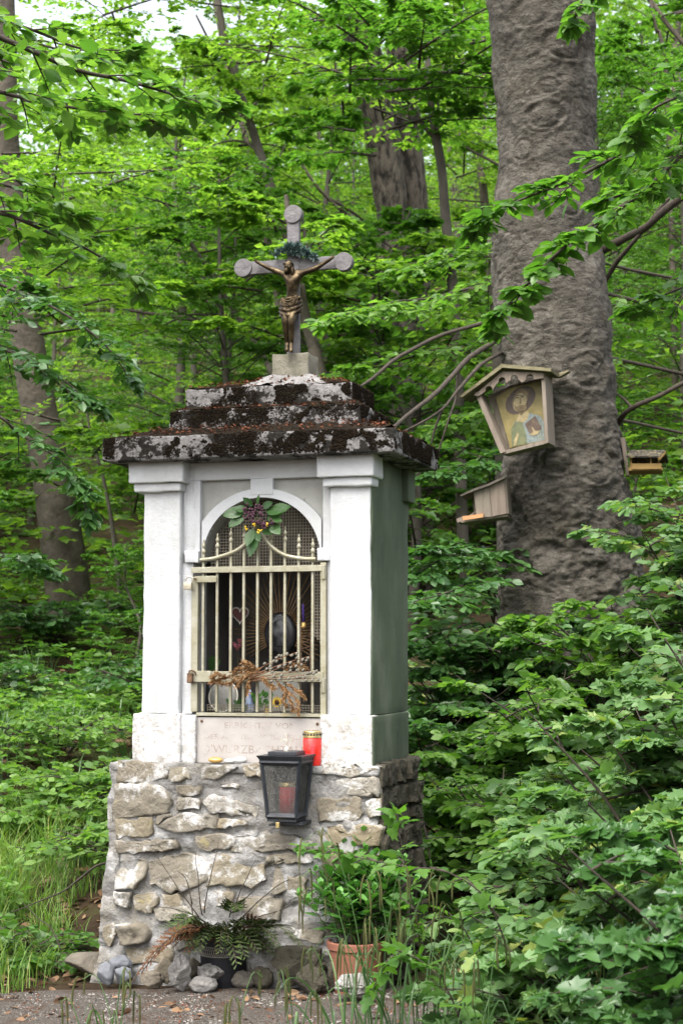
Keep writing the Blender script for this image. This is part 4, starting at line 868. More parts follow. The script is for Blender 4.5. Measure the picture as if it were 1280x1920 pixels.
# ------------------------------------------------------------------ the forest behind
PROTO = [
 young_beech('young_beech', 'x', 7.5, 2.6, 50, .072, 21, m_leafback, m_bark), young_beech('young_beech', 'x', 9.5, 3.0, 54, .078, 22, m_leafback, m_bark, .18),
 young_beech('young_beech', 'x', 5.0, 2.2, 42, .07, 23, m_leafsun, m_bark, .1), young_beech('young_beech', 'x', 6.5, 2.5, 48, .072, 24, m_leaf, m_bark, .08),
 young_beech('young_beech', 'x', 3.2, 1.7, 30, .08, 25, m_leaf, m_bark, .1), young_beech('tall_beech', 'x', 17, 4.6, 60, .12, 26, m_leafback, m_palebark, .40, .5, pitch=(.1, .7))]
def place(k, x, y, rz, s, label, group): 
    o = PROTO[k]
    c = copy_tree(o, (x, y, gz(x, y)-.05), rz, s, label)
    if group: c['group'] = group
    return c
rs = np.random.default_rng(5)
SPOTS = []
def free(x, y, d):
    return all((x-a)**2+(y-b)**2 > d*d for a, b in SPOTS) and not (abs(x-1.27) < 1.1 and 8.2 < y < 10.6) and not (abs(x-.3) < 1.6 and y < 9.2) and not (y < 14.6 and -.235 < x/y < -.135) and not (y < 17.2 and .0 < x/y < .062)
def scatter(ks, n, y0, y1, dmin, s0, s1, label, group, xlim=.30, cond=None):
    c = t = 0
    while c < n and t < 4000:
        t += 1; y = rs.uniform(y0, y1); x = rs.uniform(-1, 1)*(xlim*y+1.2)
        if not free(x, y, dmin) or (cond and not cond(x, y)): continue
        SPOTS.append((x, y)); place(int(rs.choice(ks)), x, y, rs.uniform(0, 6.28), rs.uniform(s0, s1), label, group); c += 1
scatter([2, 3, 4], 7, 11.5, 16, 1.8, .6, .85, 'young leafy beech in the thicket close behind the shrine', 'young beeches close behind the shrine', .26)
scatter([0, 2, 3], 26, 15.5, 25, 1.7, .6, .85, 'young leafy beech in the green mass on the slope', 'young beeches on the slope')
scatter([0, 1, 2, 3], 22, 25, 42, 2.3, .75, 1.05, 'young beech far up the wooded slope', 'young beeches far up the slope', .3, lambda x, y: x > -2.5)
scatter([0, 2, 3], 15, 24, 42, 2.2, .5, .8, 'small young beech at the top of the wooded slope on the left', 'small young beeches at the top of the slope', .3, lambda x, y: x < -1.5)
scatter([5], 7, 24, 45, 5, .8, 1.15, 'tall beech rising through the young trees on the slope', 'tall beeches on the slope', .34, lambda x, y: x > -1 or x < -7)
scatter([4], 8, 10.8, 14.5, 1.1, .28, .45, 'low beech sapling filling the shade under the trees', 'beech saplings under the trees', .24, lambda x, y: x < -.9 or x > 1.9)
place(4, .52, 13.0, 1.0, 1.05, 'young beech in front of the oak, just right of the crucifix', None)
place(4, .75, 14.2, 2.0, 1.0, 'young beech hiding the foot of the oak', None)
for o in PROTO:
    for c in list(o.children): bpy.data.objects.remove(c)
    bpy.data.objects.remove(o)
# the far wood closes the view: one mass of leaves
n = 75000
yy = rs.uniform(40, 62, n); xx = rs.uniform(-1, 1, n)*(.36*yy+2); zz = ground_z(xx, yy)+rs.uniform(0, 1, n)**1.15*(6.5+5*smooth(xx, -2, 4))
cl = vn(np.stack([xx, yy, zz*1.8], -1), .45, 4) > -.3; q = np.stack([xx, yy, zz], -1)[cl]
leaf_mesh('far_woods', q, unit(rs.normal(size=q.shape)*[1, 1, .4]), unit(rs.normal(0, .5, q.shape)+[0, 0, 1]), rs.uniform(.18, .34, len(q)), T2, m_leafback, None, 'stuff')

# ------------------------------------------------------------------ leafy boughs hanging into the view
def bough_tree(name, label, x, y, h, r, boughs, bark, mat, nmax):
    z0 = gz(x, y); o = thing(name, label, 'tree', (x, y, z0)); P = curve_pts([(x, y, z0-.2), (x+.05, y, h*.5), (x, y+.1, h)], 30); V, F = trunk_mesh(P, np.linspace(r*1.15, r*.7, 30), 18, .06, 3, int(h*10)); put('trunk', V, F, bark, o, True)
    LV = []; mb = MB()
    for pts, w, side, ln, size, nl in boughs:
        P = np.array([at(*q) for q in pts]); zs = P[0][2]-.25
        P = curve_pts(np.vstack([[[x, y+.03, zs]], P]), 26); b = MB(); b.tube(wiggle(P, .012, 5), np.linspace(w, .0025, 26), 7, False); b.build('bough', m_twig, o, True, True)
        s0 = np.argmax(np.abs(P[:, 0]) < 1.75); Q = P[max(0, s0-3):]; sg, lv = branch_spray(Q, side, ln, nl, size, True, .02, .38, .16); tubes(mb, sg, 4); LV.append(lv)
    mb.build('twigs', m_twig, o, True, True, kind='stuff'); leafy(o, cat4(LV), mat, nmax)
    return o
bough_tree('beech_tree', 'beech at the left edge reaching large fresh leaves into the top left corner', -2.25, 5.6, 8, .14, [
    ([(-120, 60, 5.4), (0, 75, 5.4), (130, 128, 5.5), (240, 150, 5.6), (330, 175, 5.6), (405, 200, 5.7)], .013, 16, .30, .066, 6),
    ([(-120, 150, 5.2), (0, 170, 5.2), (90, 190, 5.3), (200, 205, 5.4), (290, 225, 5.5)], .010, 13, .28, .066, 6),
    ([(-150, 10, 5.8), (20, 40, 5.9), (140, 90, 6), (230, 100, 6.2)], .010, 10, .30, .066, 6),
    ([(-100, 400, 5.3), (0, 395, 5.4), (90, 430, 5.5), (170, 470, 5.7), (240, 520, 5.8)], .010, 14, .26, .066, 6),
    ([(-100, 330, 6.0), (0, 345, 6.1), (70, 370, 6.2), (130, 400, 6.3)], .008, 10, .26, .066, 6)], m_palebark, m_leafbough, 230)
bough_tree('hornbeam_tree', 'hornbeam at the left edge with small glossy leaves in front of the grey trunk', -2.9, 8.6, 8, .12, [
    ([(-80, 520, 8.4), (20, 540, 8.4), (110, 580, 8.3), (190, 640, 8.3), (240, 700, 8.3)], .012, 16, .36, .058, 7),
    ([(-80, 640, 8.2), (20, 660, 8.2), (100, 700, 8.2), (170, 750, 8.2)], .010, 14, .34, .058, 7),
    ([(-60, 780, 8.0), (40, 815, 8.0), (100, 850, 8.0), (150, 900, 8.0), (160, 950, 8.0)], .010, 14, .30, .058, 7),
    ([(-60, 1050, 8.6), (20, 1040, 8.6), (80, 1060, 8.6)], .008, 10, .3, .058, 7),
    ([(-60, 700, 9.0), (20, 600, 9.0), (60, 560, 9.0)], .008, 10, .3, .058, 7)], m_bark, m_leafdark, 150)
bough_tree('beech_tree', 'beech beyond the right edge sending a drooping bough across the big trunk', 2.7, 6.4, 8, .15, [
    ([(1400, 130, 6.2), (1270, 215, 6.2), (1170, 280, 6.2), (1060, 340, 6.2), (960, 380, 6.2), (900, 415, 6.2)], .012, 20, .26, .068, 6),
    ([(1400, 220, 6.0), (1280, 285, 6.0), (1200, 360, 6.0), (1110, 420, 6.0), (1040, 480, 6.0), (985, 540, 6.0), (940, 590, 6.0)], .012, 22, .22, .068, 6),
    ([(1400, 150, 5.7), (1300, 175, 5.7), (1230, 200, 5.7), (1200, 230, 5.7)], .010, 8, .22, .074, 6),
    ([(1400, 300, 6.6), (1300, 330, 6.6), (1230, 350, 6.6), (1150, 370, 6.6)], .010, 12, .26, .066, 6),
    ([(1400, 480, 6.8), (1300, 530, 6.8), (1240, 555, 6.8), (1190, 575, 6.8)], .008, 9, .24, .066, 6),
    ([(1300, -120, 6.2), (1180, -60, 6.2), (1100, -10, 6.2), (1078, 30, 6.2)], .008, 6, .14, .068, 5)], m_palebark, m_leaf, 240)
bough_tree('beech_tree', 'light green young beech fanning out between the shrine roof and the picture box', 3.4, 11.8, 7, .10, [
    ([(1000, 520, 10.9), (900, 540, 10.8), (800, 560, 10.7), (720, 570, 10.6), (640, 590, 10.5)], .014, 26, .62, .075, 7),
    ([(1000, 640, 10.9), (900, 640, 10.8), (800, 660, 10.7), (700, 690, 10.6), (650, 700, 10.5)], .014, 26, .58, .075, 7),
    ([(1020, 760, 10.9), (930, 770, 10.8), (840, 790, 10.7), (790, 830, 10.6)], .012, 20, .5, .075, 7),
    ([(1020, 470, 11.2), (930, 480, 11.2), (850, 480, 11.2), (760, 500, 11.2)], .012, 20, .5, .075, 7)], m_bark, m_leafsun, 60)
bough_tree('hornbeam_tree', 'dark hornbeam filling the gap between the shrine and the foot of the big beech', 1.02, 11.0, 4, .05, [
    ([(905, 1060, 9.4), (880, 1045, 9.0), (840, 1030, 8.8), (790, 1030, 8.6)], .008, 14, .26, .07, 7),
    ([(910, 1040, 9.6), (890, 1030, 9.2), (850, 1040, 8.8), (790, 1070, 8.6)], .008, 16, .36, .07, 7),
    ([(910, 1090, 9.4), (880, 1090, 8.8), (840, 1110, 8.4), (775, 1130, 8.1)], .008, 16, .34, .07, 7),
    ([(905, 860, 10.5), (880, 870, 10.3), (820, 880, 10.1)], .008, 14, .45, .075, 7),
    ([(910, 1180, 9.4), (880, 1170, 8.9), (840, 1180, 8.7), (780, 1200, 8.5)], .008, 16, .4, .07, 7), ([(905, 1100, 10.2), (880, 1105, 9.9), (820, 1090, 9.6), (770, 1060, 9.6)], .008, 16, .45, .075, 7)], m_bark, m_leafdark, 90)

# ------------------------------------------------------------------ shrubs on the right bank
R_SHRUBS = [  # name, label, x, y, h, spread, stems, leaf, mat, nmax, hi
 ('hazel_shrub', 'light green hazel spreading flat sprays at the foot of the big beech', .98, 7.75, .72, .50, 10, .064, m_leafsun, 150, 'beech', (0, -.15)),
 ('beech_shrub', 'low beech shrub against the right side of the shrine wall', .62, 7.15, .55, .32, 8, .055, m_leafsun, 110, 'beech', (0, -.1)),
 ('hornbeam_shrub', 'hornbeam shrub covering the base of the big beech on its right', 1.75, 7.9, 1.15, .5, 9, .059, m_leafbush, 130, 'beech', (-.12, -.1)),
 ('hornbeam_shrub', 'tall hornbeam shrub under the bird feeder at the right edge', 1.72, 6.7, 1.25, .5, 9, .059, m_leafbush, 160, 'beech', (-.1, 0)),
 ('beech_shrub', 'mid green beech shrub in the middle of the right bank', 1.12, 6.35, .80, .46, 9, .062, m_leafbush, 160, 'beech', (-.05, -.1)),
 ('beech_shrub', 'beech shrub leaning toward the rubble base from the right bank', .86, 6.5, .60, .36, 8, .058, m_leafsun, 120, 'beech', (-.05, -.1)),
 ('maple_shrub', 'dense field maple leaning in from the right edge of the view', 1.38, 5.25, 1.25, .45, 9, .059, m_leafbush, 210, 'maple', (-.12, 0)),
 ('beech_shrub', 'beech shrub with big ribbed leaves at the right edge below the feeder', 1.32, 5.75, 1.1, .42, 8, .07, m_leafbush, 200, 'beech', (-.12, 0)),
 ('maple_shrub', 'field maple sprawling over the grass in the lower right corner', 1.0, 4.75, .78, .45, 9, .062, m_leafbush, 230, 'maple', (-.1, 0)),
 ('maple_shrub', 'field maple nearest the camera at the right bottom edge', .98, 4.15, .72, .38, 8, .062, m_leafdark, 200, 'maple', (-.05, 0)),
 ('beech_shrub', 'beech shrub filling the slope just right of the shrine corner', .78, 6.95, .62, .42, 9, .06, m_leafsun, 110, 'beech', (0, -.1)),
 ('hornbeam_shrub', 'hornbeam shrub between the hazel and the big beech foot', 1.35, 8.35, .62, .6, 10, .066, m_leafsun, 80, 'beech', (0, -.1)),
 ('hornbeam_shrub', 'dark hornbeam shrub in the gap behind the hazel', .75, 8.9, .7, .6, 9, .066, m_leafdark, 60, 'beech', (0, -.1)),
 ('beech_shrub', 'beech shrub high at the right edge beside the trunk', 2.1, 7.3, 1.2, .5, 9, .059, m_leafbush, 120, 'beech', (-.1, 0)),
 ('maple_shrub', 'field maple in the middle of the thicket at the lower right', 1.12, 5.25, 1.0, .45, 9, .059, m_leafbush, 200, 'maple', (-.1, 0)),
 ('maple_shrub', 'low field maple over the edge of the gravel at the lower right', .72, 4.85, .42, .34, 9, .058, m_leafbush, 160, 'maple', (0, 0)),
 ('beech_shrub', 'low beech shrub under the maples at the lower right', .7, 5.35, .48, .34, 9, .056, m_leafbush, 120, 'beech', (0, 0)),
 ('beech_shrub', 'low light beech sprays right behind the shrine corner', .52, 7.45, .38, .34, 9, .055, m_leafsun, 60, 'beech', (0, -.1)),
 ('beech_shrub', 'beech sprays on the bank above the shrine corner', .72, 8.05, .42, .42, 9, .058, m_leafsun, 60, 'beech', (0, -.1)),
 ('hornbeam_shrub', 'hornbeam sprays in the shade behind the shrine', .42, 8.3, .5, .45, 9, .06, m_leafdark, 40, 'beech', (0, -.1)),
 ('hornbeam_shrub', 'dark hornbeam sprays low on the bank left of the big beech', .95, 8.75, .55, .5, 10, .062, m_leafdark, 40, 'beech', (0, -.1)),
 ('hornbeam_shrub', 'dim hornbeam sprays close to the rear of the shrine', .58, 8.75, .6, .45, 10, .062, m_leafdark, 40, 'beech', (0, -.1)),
 ('beech_shrub', 'small beech shrub behind the grasses to the right of the flower pot', .92, 5.5, .62, .34, 7, .058, m_leafbush, 140, 'beech', (-.05, 0)),
]
for nm, lab, x, y, h, sp, st, sz, mt, nm_, hi, ln in R_SHRUBS:
    shrub(nm, lab, x, y, h, sp, st, sz, mt, nm_, ln, hi, TM if hi == 'maple' else T8, 7)
# a thin maple shoot reaching in front of the pot
def shoot(name, label, pts, depth, size, mat, side, ln, nmax, hi='maple'):
    P = curve_pts([at(x, y, depth+(q[0] if q else 0)) for x, y, *q in pts], 18); o = thing(name, label, 'shoot', P[0]); b = MB(); b.tube(P, np.linspace(.003, .001, 18), 6); b.build('stem', m_twig, o, True, True)
    sg, lv = branch_spray(P, side, ln, 3, size, False, .2, .5); b = MB(); tubes(b, sg, 4); b.build('twigs', m_twig, o, True, True, kind='stuff'); leafy(o, lv, mat, nmax, TM if hi == 'maple' else T8, hi)
shoot('maple_shoot', 'thin maple shoot hanging its lobed leaves in front of the potted plant', [(1010, 1990), (930, 1720), (850, 1640), (760, 1625), (690, 1612), (640, 1600), (570, 1590)], 4.9, .06, m_leaf, 14, .12, 60)
shoot('maple_shoot', 'upright maple shoot with lobed leaves beside the dark corner of the base', [(830, 2000), (800, 1800), (770, 1680), (752, 1580), (745, 1530)], 5.1, .058, m_leaf, 10, .12, 50)
shoot('maple_shoot', 'maple shoot with broad leaves over the white rock at the lower right', [(900, 2050), (850, 1880), (800, 1810), (740, 1790), (700, 1850)], 4.6, .064, m_leaf, 12, .13, 60)
shoot('maple_shoot', 'bright yellow-green maple shoot low beside the shrine corner', [(930, 1900), (880, 1760), (840, 1720), (800, 1730), (780, 1735)], 5.0, .06, m_leafsun, 8, .1, 40)
# undergrowth shrubs on the left
L_SHRUBS = [
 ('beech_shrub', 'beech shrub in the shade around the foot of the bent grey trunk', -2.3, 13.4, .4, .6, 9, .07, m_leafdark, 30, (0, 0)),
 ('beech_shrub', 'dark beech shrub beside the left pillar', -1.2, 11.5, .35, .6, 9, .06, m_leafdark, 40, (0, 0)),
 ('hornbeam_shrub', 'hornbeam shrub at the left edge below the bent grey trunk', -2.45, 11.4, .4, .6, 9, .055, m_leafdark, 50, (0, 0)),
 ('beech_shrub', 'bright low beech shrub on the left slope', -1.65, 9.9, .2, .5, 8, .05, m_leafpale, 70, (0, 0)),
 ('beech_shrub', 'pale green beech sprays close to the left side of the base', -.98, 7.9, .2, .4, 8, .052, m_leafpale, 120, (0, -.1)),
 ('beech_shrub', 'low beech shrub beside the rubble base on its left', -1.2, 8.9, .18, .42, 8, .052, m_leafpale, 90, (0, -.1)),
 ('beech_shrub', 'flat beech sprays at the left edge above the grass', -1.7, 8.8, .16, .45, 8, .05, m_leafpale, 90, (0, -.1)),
 ('bramble_plant', 'small weed with drooping leaves at the left end of the stones', -1.2, 6.75, .13, .1, 5, .036, m_leaf, 40, (0, 0)),
 ('bramble_plant', 'leafy weed at the left edge of the gravel', -1.36, 6.6, .18, .12, 5, .042, m_leaf, 40, (0, 0))]
for nm, lab, x, y, h, sp, st, sz, mt, nm_, ln in L_SHRUBS:
    shrub(nm, lab, x, y, h, sp, st, sz, mt, nm_, ln, 'beech', T8, 7, cat='plant' if 'plant' in nm else 'shrub', side=8)

# ------------------------------------------------------------------ ground cover, grass, dead leaves
def seedlings(n, xr, yr, zr, size, mat, name, cond=None):
    x = rng.uniform(*xr, n); y = rng.uniform(*yr, n)
    k = vn(np.stack([x, y, x*0], -1), 1.6, 6) > -.25
    if cond is not None: k &= cond(x, y)
    x, y = x[k], y[k]; z = ground_z(x, y)+rng.uniform(*zr, len(x)); a = rng.uniform(0, 6.28, len(x)); L = []
    D = np.stack([np.cos(a), np.sin(a), rng.uniform(-.05, .3, len(x))], -1)
    leaf_mesh(name, *cat4([twig_leaves(np.stack([x, y, z], -1), unit(D), np.full(len(x), .16), 6, size, .1, .5)]), T8, mat, None, 'stuff')
not_shrine = lambda x, y: ~((x > -.95) & (x < .45) & (y < 7.2))
seedlings(3200, (-3.2, -.5), (7.0, 11.5), (.03, .2), .056, m_leafpale, 'ground_cover', not_shrine)
seedlings(1600, (-4.0, -.5), (10, 15), (.03, .26), .06, m_leafsun, 'ground_cover', not_shrine)
seedlings(900, (-4.5, 4.5), (10, 16), (.05, .4), .075, m_leaf, 'undergrowth', not_shrine)
xx = rng.uniform(-1, 1, 7000); yy = 14+rng.uniform(0, 1, 7000)**1.4*38; xx = xx*(.28*yy+1.5); zz = ground_z(xx, yy)+rng.uniform(0, 1, 7000)**2*1.6+.05; a = rng.uniform(0, 6.28, 7000)
leaf_mesh('undergrowth', *cat4([twig_leaves(np.stack([xx, yy, zz], -1), unit(np.stack([np.cos(a), np.sin(a), rng.uniform(-.1, .3, 7000)], -1)), np.full(7000, .4), 7, .13, .1, .5)]), T2, m_leafback, None, 'stuff')
seedlings(1100, (.38, 1.6), (6.75, 9.3), (.02, .34), .058, m_leafbush, 'ground_cover', not_shrine)
seedlings(1300, (.4, 3.6), (6.5, 11), (.03, .4), .06, m_leafbush, 'ground_cover', not_shrine)
n = 13000
x = rng.uniform(-6, 6, n); y = 5.9+rng.uniform(0, 1, n)**1.5*8; k = not_shrine(x, y) & (y > path_edge(x)+.05) & ((x < .5) | (rng.random(n) < .3)); x, y = x[k], y[k]
a = rng.uniform(0, 6.28, len(x)); D = np.stack([np.cos(a), np.sin(a), rng.normal(0, .25, len(x))], -1)
leaf_mesh('fallen_leaves', np.stack([x, y, ground_z(x, y)+.012], -1), unit(D), unit(rng.normal(0, .4, (len(x), 3))+[0, 0, 1]), rng.uniform(.035, .07, len(x)), T8, m_litter)
def blades(name, x, y, h, mat, bend=.5, wd=.0035, base_z=None):
    n = len(x); z = ground_z(x, y) if base_z is None else base_z; a = rng.uniform(0, 6.28, n); d = np.stack([np.cos(a), np.sin(a)], -1); s = np.stack([-d[:, 1], d[:, 0]], -1); V = np.zeros((n, 7, 3)); b = bend*rng.uniform(.4, 1.4, n)*h
    for q, (t, ww) in enumerate(((0, 1), (.45, .85), (.8, .55))):
        for e, sg in enumerate((-1, 1)):
            V[:, 2*q+e, 0] = x+d[:, 0]*b*t*t+s[:, 0]*wd*ww*sg; V[:, 2*q+e, 1] = y+d[:, 1]*b*t*t+s[:, 1]*wd*ww*sg; V[:, 2*q+e, 2] = z+h*t*(1-.25*t*t)
    V[:, 6, 0] = x+d[:, 0]*b; V[:, 6, 1] = y+d[:, 1]*b; V[:, 6, 2] = z+h*.78
    f = np.array([(0, 1, 3), (0, 3, 2), (2, 3, 5), (2, 5, 4), (4, 5, 6)]); F = (f[None]+np.arange(n)[:, None, None]*7).reshape(-1, 3)
    return put(name, V.reshape(-1, 3), F, mat, None, False, False, 'stuff')
n = 26000
cx = rng.uniform(-2.6, -.6, 420); cy = 6.05+rng.uniform(0, 1, 420)**1.2*2.9; k = (vn(np.stack([cx, cy, cx*0], -1), 1.3, 2)+.35*(cx < -1.1) > -.15) & (cy > path_edge(cx)+.04) & ((cx < -1.14) | (cy > 6.5)) & ((cx < -.95) | (cy > 6.6)); cx, cy = cx[k], cy[k]
i = rng.integers(0, len(cx), 7000); gx = cx[i]+rng.normal(0, .035, len(i)); gy = cy[i]+rng.normal(0, .035, len(i))
blades('grass', gx, gy, rng.uniform(.05, .19, len(gx))*(1+.7*smooth(-gx, 1.1, 1.5)), m_grass, .65, .0019)
cx = rng.uniform(.35, 1.6, 120); cy = rng.uniform(4.2, 6.0, 120); i = rng.integers(0, 120, 1700); gx = cx[i]+rng.normal(0, .03, len(i)); gy = cy[i]+rng.normal(0, .03, len(i))
blades('grass', gx, gy, rng.uniform(.1, .34, len(gx)), m_sedge, .55, .0032)
cx = rng.uniform(-4, -.3, 100); cy = rng.uniform(8, 13, 100); k = not_shrine(cx, cy); cx, cy = cx[k], cy[k]; i = rng.integers(0, len(cx), 4000); gx = cx[i]+rng.normal(0, .06, len(i)); gy = cy[i]+rng.normal(0, .06, len(i))
blades('grass', gx, gy, rng.uniform(.08, .3, len(gx)), m_sedge, .6, .004)
# gravel grains and bud scales on the path
n = 15000; x = rng.uniform(-1.6, 1.2, n); y = rng.uniform(5.2, 6.05, n); k = y < path_edge(x)+.02; x, y = x[k], y[k]; n = len(x)
oc = np.array([(1, 0, 0), (0, 1, 0), (-1, 0, 0), (0, -1, 0), (0, 0, 1)]); s = rng.uniform(.0012, .0042, n)*rng.choice([1, 1, 1, 1.7], n); J = rng.uniform(.6, 1.3, (n, 5, 1))
V = np.stack([x, y, ground_z(x, y)+.009], -1)[:, None]+oc[None]*J*s[:, None, None]*[1, 1, .7]; f = np.array([(0, 1, 4), (1, 2, 4), (2, 3, 4), (3, 0, 4)])
m_grain = leafmat('gravel_grain', (.025, .022, .018), (.26, .245, .225), 0, .9, .2, yellow=(.12, .05, .03), tmul=(1, 1, 1))
put('gravel_grains', V.reshape(-1, 3), (f[None]+np.arange(n)[:, None, None]*5).reshape(-1, 3), m_grain, None, False, False, 'stuff')
def scatter_flat(name, x, y, z, size, mat, parent=None, t=T2):
    n = len(x); a = rng.uniform(0, 6.28, n); D = np.stack([np.cos(a), np.sin(a), rng.normal(0, .2, n)], -1)
    o = leaf_mesh(name, np.stack([x, y, z], -1), unit(D), unit(rng.normal(0, .45, (n, 3))+[0, 0, 1]), rng.uniform(.5, 1.2, n)*size, t, mat, None); return o
n = 5200; x = rng.uniform(-1.7, 1.3, n); y = rng.uniform(5.2, 6.1, n); k = (y < path_edge(x)+.06) & (vn(np.stack([x, y, x*0], -1), 5, 3) > -.15); x, y = x[k], y[k]
q = 260; px_ = rng.uniform(-1.7, 1.1, q); py_ = rng.uniform(5.3, 6.1, q); scatter_flat('fallen_leaves', px_, py_, ground_z(px_, py_)+.014, .04, m_litter, None, T8)
scatter_flat('bud_scales', x, y, ground_z(x, y)+.012, .011, m_redlitter)
# litter caught on the roof, part of the roof's moss
def roof_litter(n, u0, u1, v0, v1, zf, seed):
    r = np.random.default_rng(seed); u = r.uniform(u0, u1, n); v = r.uniform(v0, v1, n); z = zf(u, v)
    P = np.stack([u, v, z], -1); a = r.uniform(0, 6.28, n); D = unit(np.stack([np.cos(a), np.sin(a), r.normal(0, .3, n)], -1)); N = unit(r.normal(0, .5, (n, 3))+[0, 0, 1]); S = unit(np.cross(N, D)); N2 = np.cross(D, S); L = r.uniform(.006, .02, n)
    tv, tf = T2; V = P[:, None]+L[:, None, None]*(tv[None, :, 0:1]*D[:, None]+tv[None, :, 1:2]*S[:, None]+tv[None, :, 2:3]*N2[:, None]); F = (tf[None]+(np.arange(n)*len(tv))[:, None, None]).reshape(-1, 3)
    put('leaf_litter', V.reshape(-1, 3), F, m_redlitter, shrine, False, False, 'stuff')
def slope_z(a, b, za, zb):
    def f(u, v):
        t = np.minimum.reduce([(u-a[0])/(b[0]-a[0]), (a[2]-u)/(a[2]-b[2]), (v-a[1])/(b[1]-a[1]), (a[3]-v)/(a[3]-b[3])]); return za+(zb-za)*np.clip(t, 0, 1)+.013+rng.uniform(-.004, .008, len(u))
    return f
roof_litter(2600, -.575, .55, -.09, .58, slope_z((-.582, -.094, .555, .594), (-.375, .05, .392, .45), 2.014, 2.062), 1)
roof_litter(420, -.365, .385, .056, .095, lambda u, v: 2.142+rng.uniform(-.004, .01, len(u)), 2)
roof_litter(1100, -.315, .335, .10, .40, slope_z((-.32, .10, .34, .40), (-.03, .19, .16, .34), 2.218, 2.262), 3)

# moss clumps clinging to the faces of the roof slabs
def moss_clumps(n, u0, u1, v0, v1, z0, z1, axis_, seed):
    r = np.random.default_rng(seed); u = r.uniform(u0, u1, n); v = r.uniform(v0, v1, n); z = z0+(z1-z0)*r.uniform(0, 1, n)**.8; P = np.stack([u, v, z], -1)
    k = 1.25*fbm(P*np.array([1, 1, 1.2]), 14, 4, 31)+.5*(1-2*np.abs((u-u0)/(max(u1-u0, .01))-.45))*(axis_ == 0)+(.45 if axis_ else 0) > .2; P = P[k]; n = len(P); s = r.uniform(.002, .0065, n)
    oc = np.array([(1, 0, 0), (0, 1, 0), (-1, 0, 0), (0, -1, 0), (0, 0, 1), (0, 0, -1)]); V = P[:, None]+oc[None]*s[:, None, None]*r.uniform(.6, 1.3, (n, 6, 1)); f = np.array([(0, 1, 4), (1, 2, 4), (2, 3, 4), (3, 0, 4), (1, 0, 5), (2, 1, 5), (3, 2, 5), (0, 3, 5)])
    put('moss_clumps', V.reshape(-1, 3), (f[None]+np.arange(n)[:, None, None]*6).reshape(-1, 3), m_moss, shrine, False, True, 'stuff')
moss_clumps(9500, -.58, .555, -.101, -.098, 1.94, 2.02, 0, 1); moss_clumps(7000, -.37, .387, .049, .052, 2.04, 2.136, 0, 2); moss_clumps(6000, -.322, .341, .094, .097, 2.14, 2.226, 0, 3)
moss_clumps(3600, .5605, .562, -.09, .6, 1.94, 2.02, 1, 4); moss_clumps(2400, .3915, .393, .06, .45, 2.04, 2.136, 1, 5); moss_clumps(2000, .3455, .347, .1, .4, 2.14, 2.226, 1, 6)

# ------------------------------------------------------------------ crucifix on the roof
CV = .225
crucifix = on_shrine('crucifix', 'grey stone cross with round ends and bronze figure on the roof', 'crucifix')
p = MB(); p.rbox((-.008, .20, 2.262), (.139, .339, 2.368), .004, .03, .004, 18, 2); p.build('pedestal', m_pedestal, crucifix, sm=True)
p = MB(); p.rbox((.043, CV, 2.366), (.093, CV+.022, 2.91), .002, .03, .0015, 40, 3); cross_o = p.build('cross', m_cross, crucifix, sm=True)
p = MB(); p.rbox((-.125, CV+.0015, 2.698), (.0425, CV+.0205, 2.749), .002, .03, .0015, 40, 4); p.rbox((.0935, CV+.0015, 2.698), (.262, CV+.0205, 2.749), .002, .03, .0015, 40, 5); p.build('cross_arm', m_cross, cross_o, sm=True)
for u, z in ((.068, 2.926), (-.139, 2.725), (.275, 2.722)):
    p = MB(); p.lathe([(.002, -.016), (.035, -.016), (.0365, -.014), (.0365, .014), (.035, .016), (.002, .016)], 40)
    V = np.concatenate(p.V) @ rot('X', math.pi/2).T + np.array([u, CV+.0105, z]); put('disc', V, p.F, m_cross, cross_o, sm=False)
def zp(X_, Y_, v): a, b = fr(420+X_*.2031, 370+Y_*.2031, v); return (a, v, b)
fv = CV-.03
J = {'pelvis': zp(618, 985, fv), 'waist': zp(632, 890, fv), 'chest': zp(636, 790, fv-.006), 'collar': zp(634, 718, fv), 'neck': zp(614, 690, fv-.012), 'chin': zp(600, 675, fv-.022), 'head': zp(592, 640, fv-.026), 'crown': zp(588, 602, fv-.02),
     'sl': zp(560, 712, fv), 'el': zp(450, 668, fv+.004), 'wl': zp(350, 622, fv+.008), 'hl': zp(308, 600, fv+.008), 'sr': zp(712, 702, fv), 'er': zp(840, 660, fv+.004), 'wr': zp(950, 590, fv+.008), 'hr': zp(995, 566, fv+.008),
     'hipl': zp(585, 1010, fv), 'kl': zp(562, 1135, fv-.035), 'al': zp(585, 1350, fv-.004), 'tl': zp(578, 1425, fv-.03), 'hipr': zp(655, 1010, fv), 'kr': zp(620, 1140, fv-.04), 'ar': zp(622, 1355, fv-.012), 'tr': zp(618, 1432, fv-.038)}
RAD = {'pelvis': (.021, .017), 'waist': (.0165, .013), 'chest': (.0245, .018), 'collar': (.016, .012), 'neck': (.0085, .0085), 'chin': (.0085, .010), 'head': (.0125, .0145), 'crown': (.010, .010), 'sl': (.0095,)*2, 'el': (.0072,)*2, 'wl': (.005,)*2, 'hl': (.0065, .004), 'sr': (.0095,)*2, 'er': (.0072,)*2, 'wr': (.005,)*2, 'hr': (.0065, .004),
       'hipl': (.0145,)*2, 'kl': (.0105,)*2, 'al': (.0062,)*2, 'tl': (.0058,)*2, 'hipr': (.0145,)*2, 'kr': (.0105,)*2, 'ar': (.0062,)*2, 'tr': (.0058,)*2}
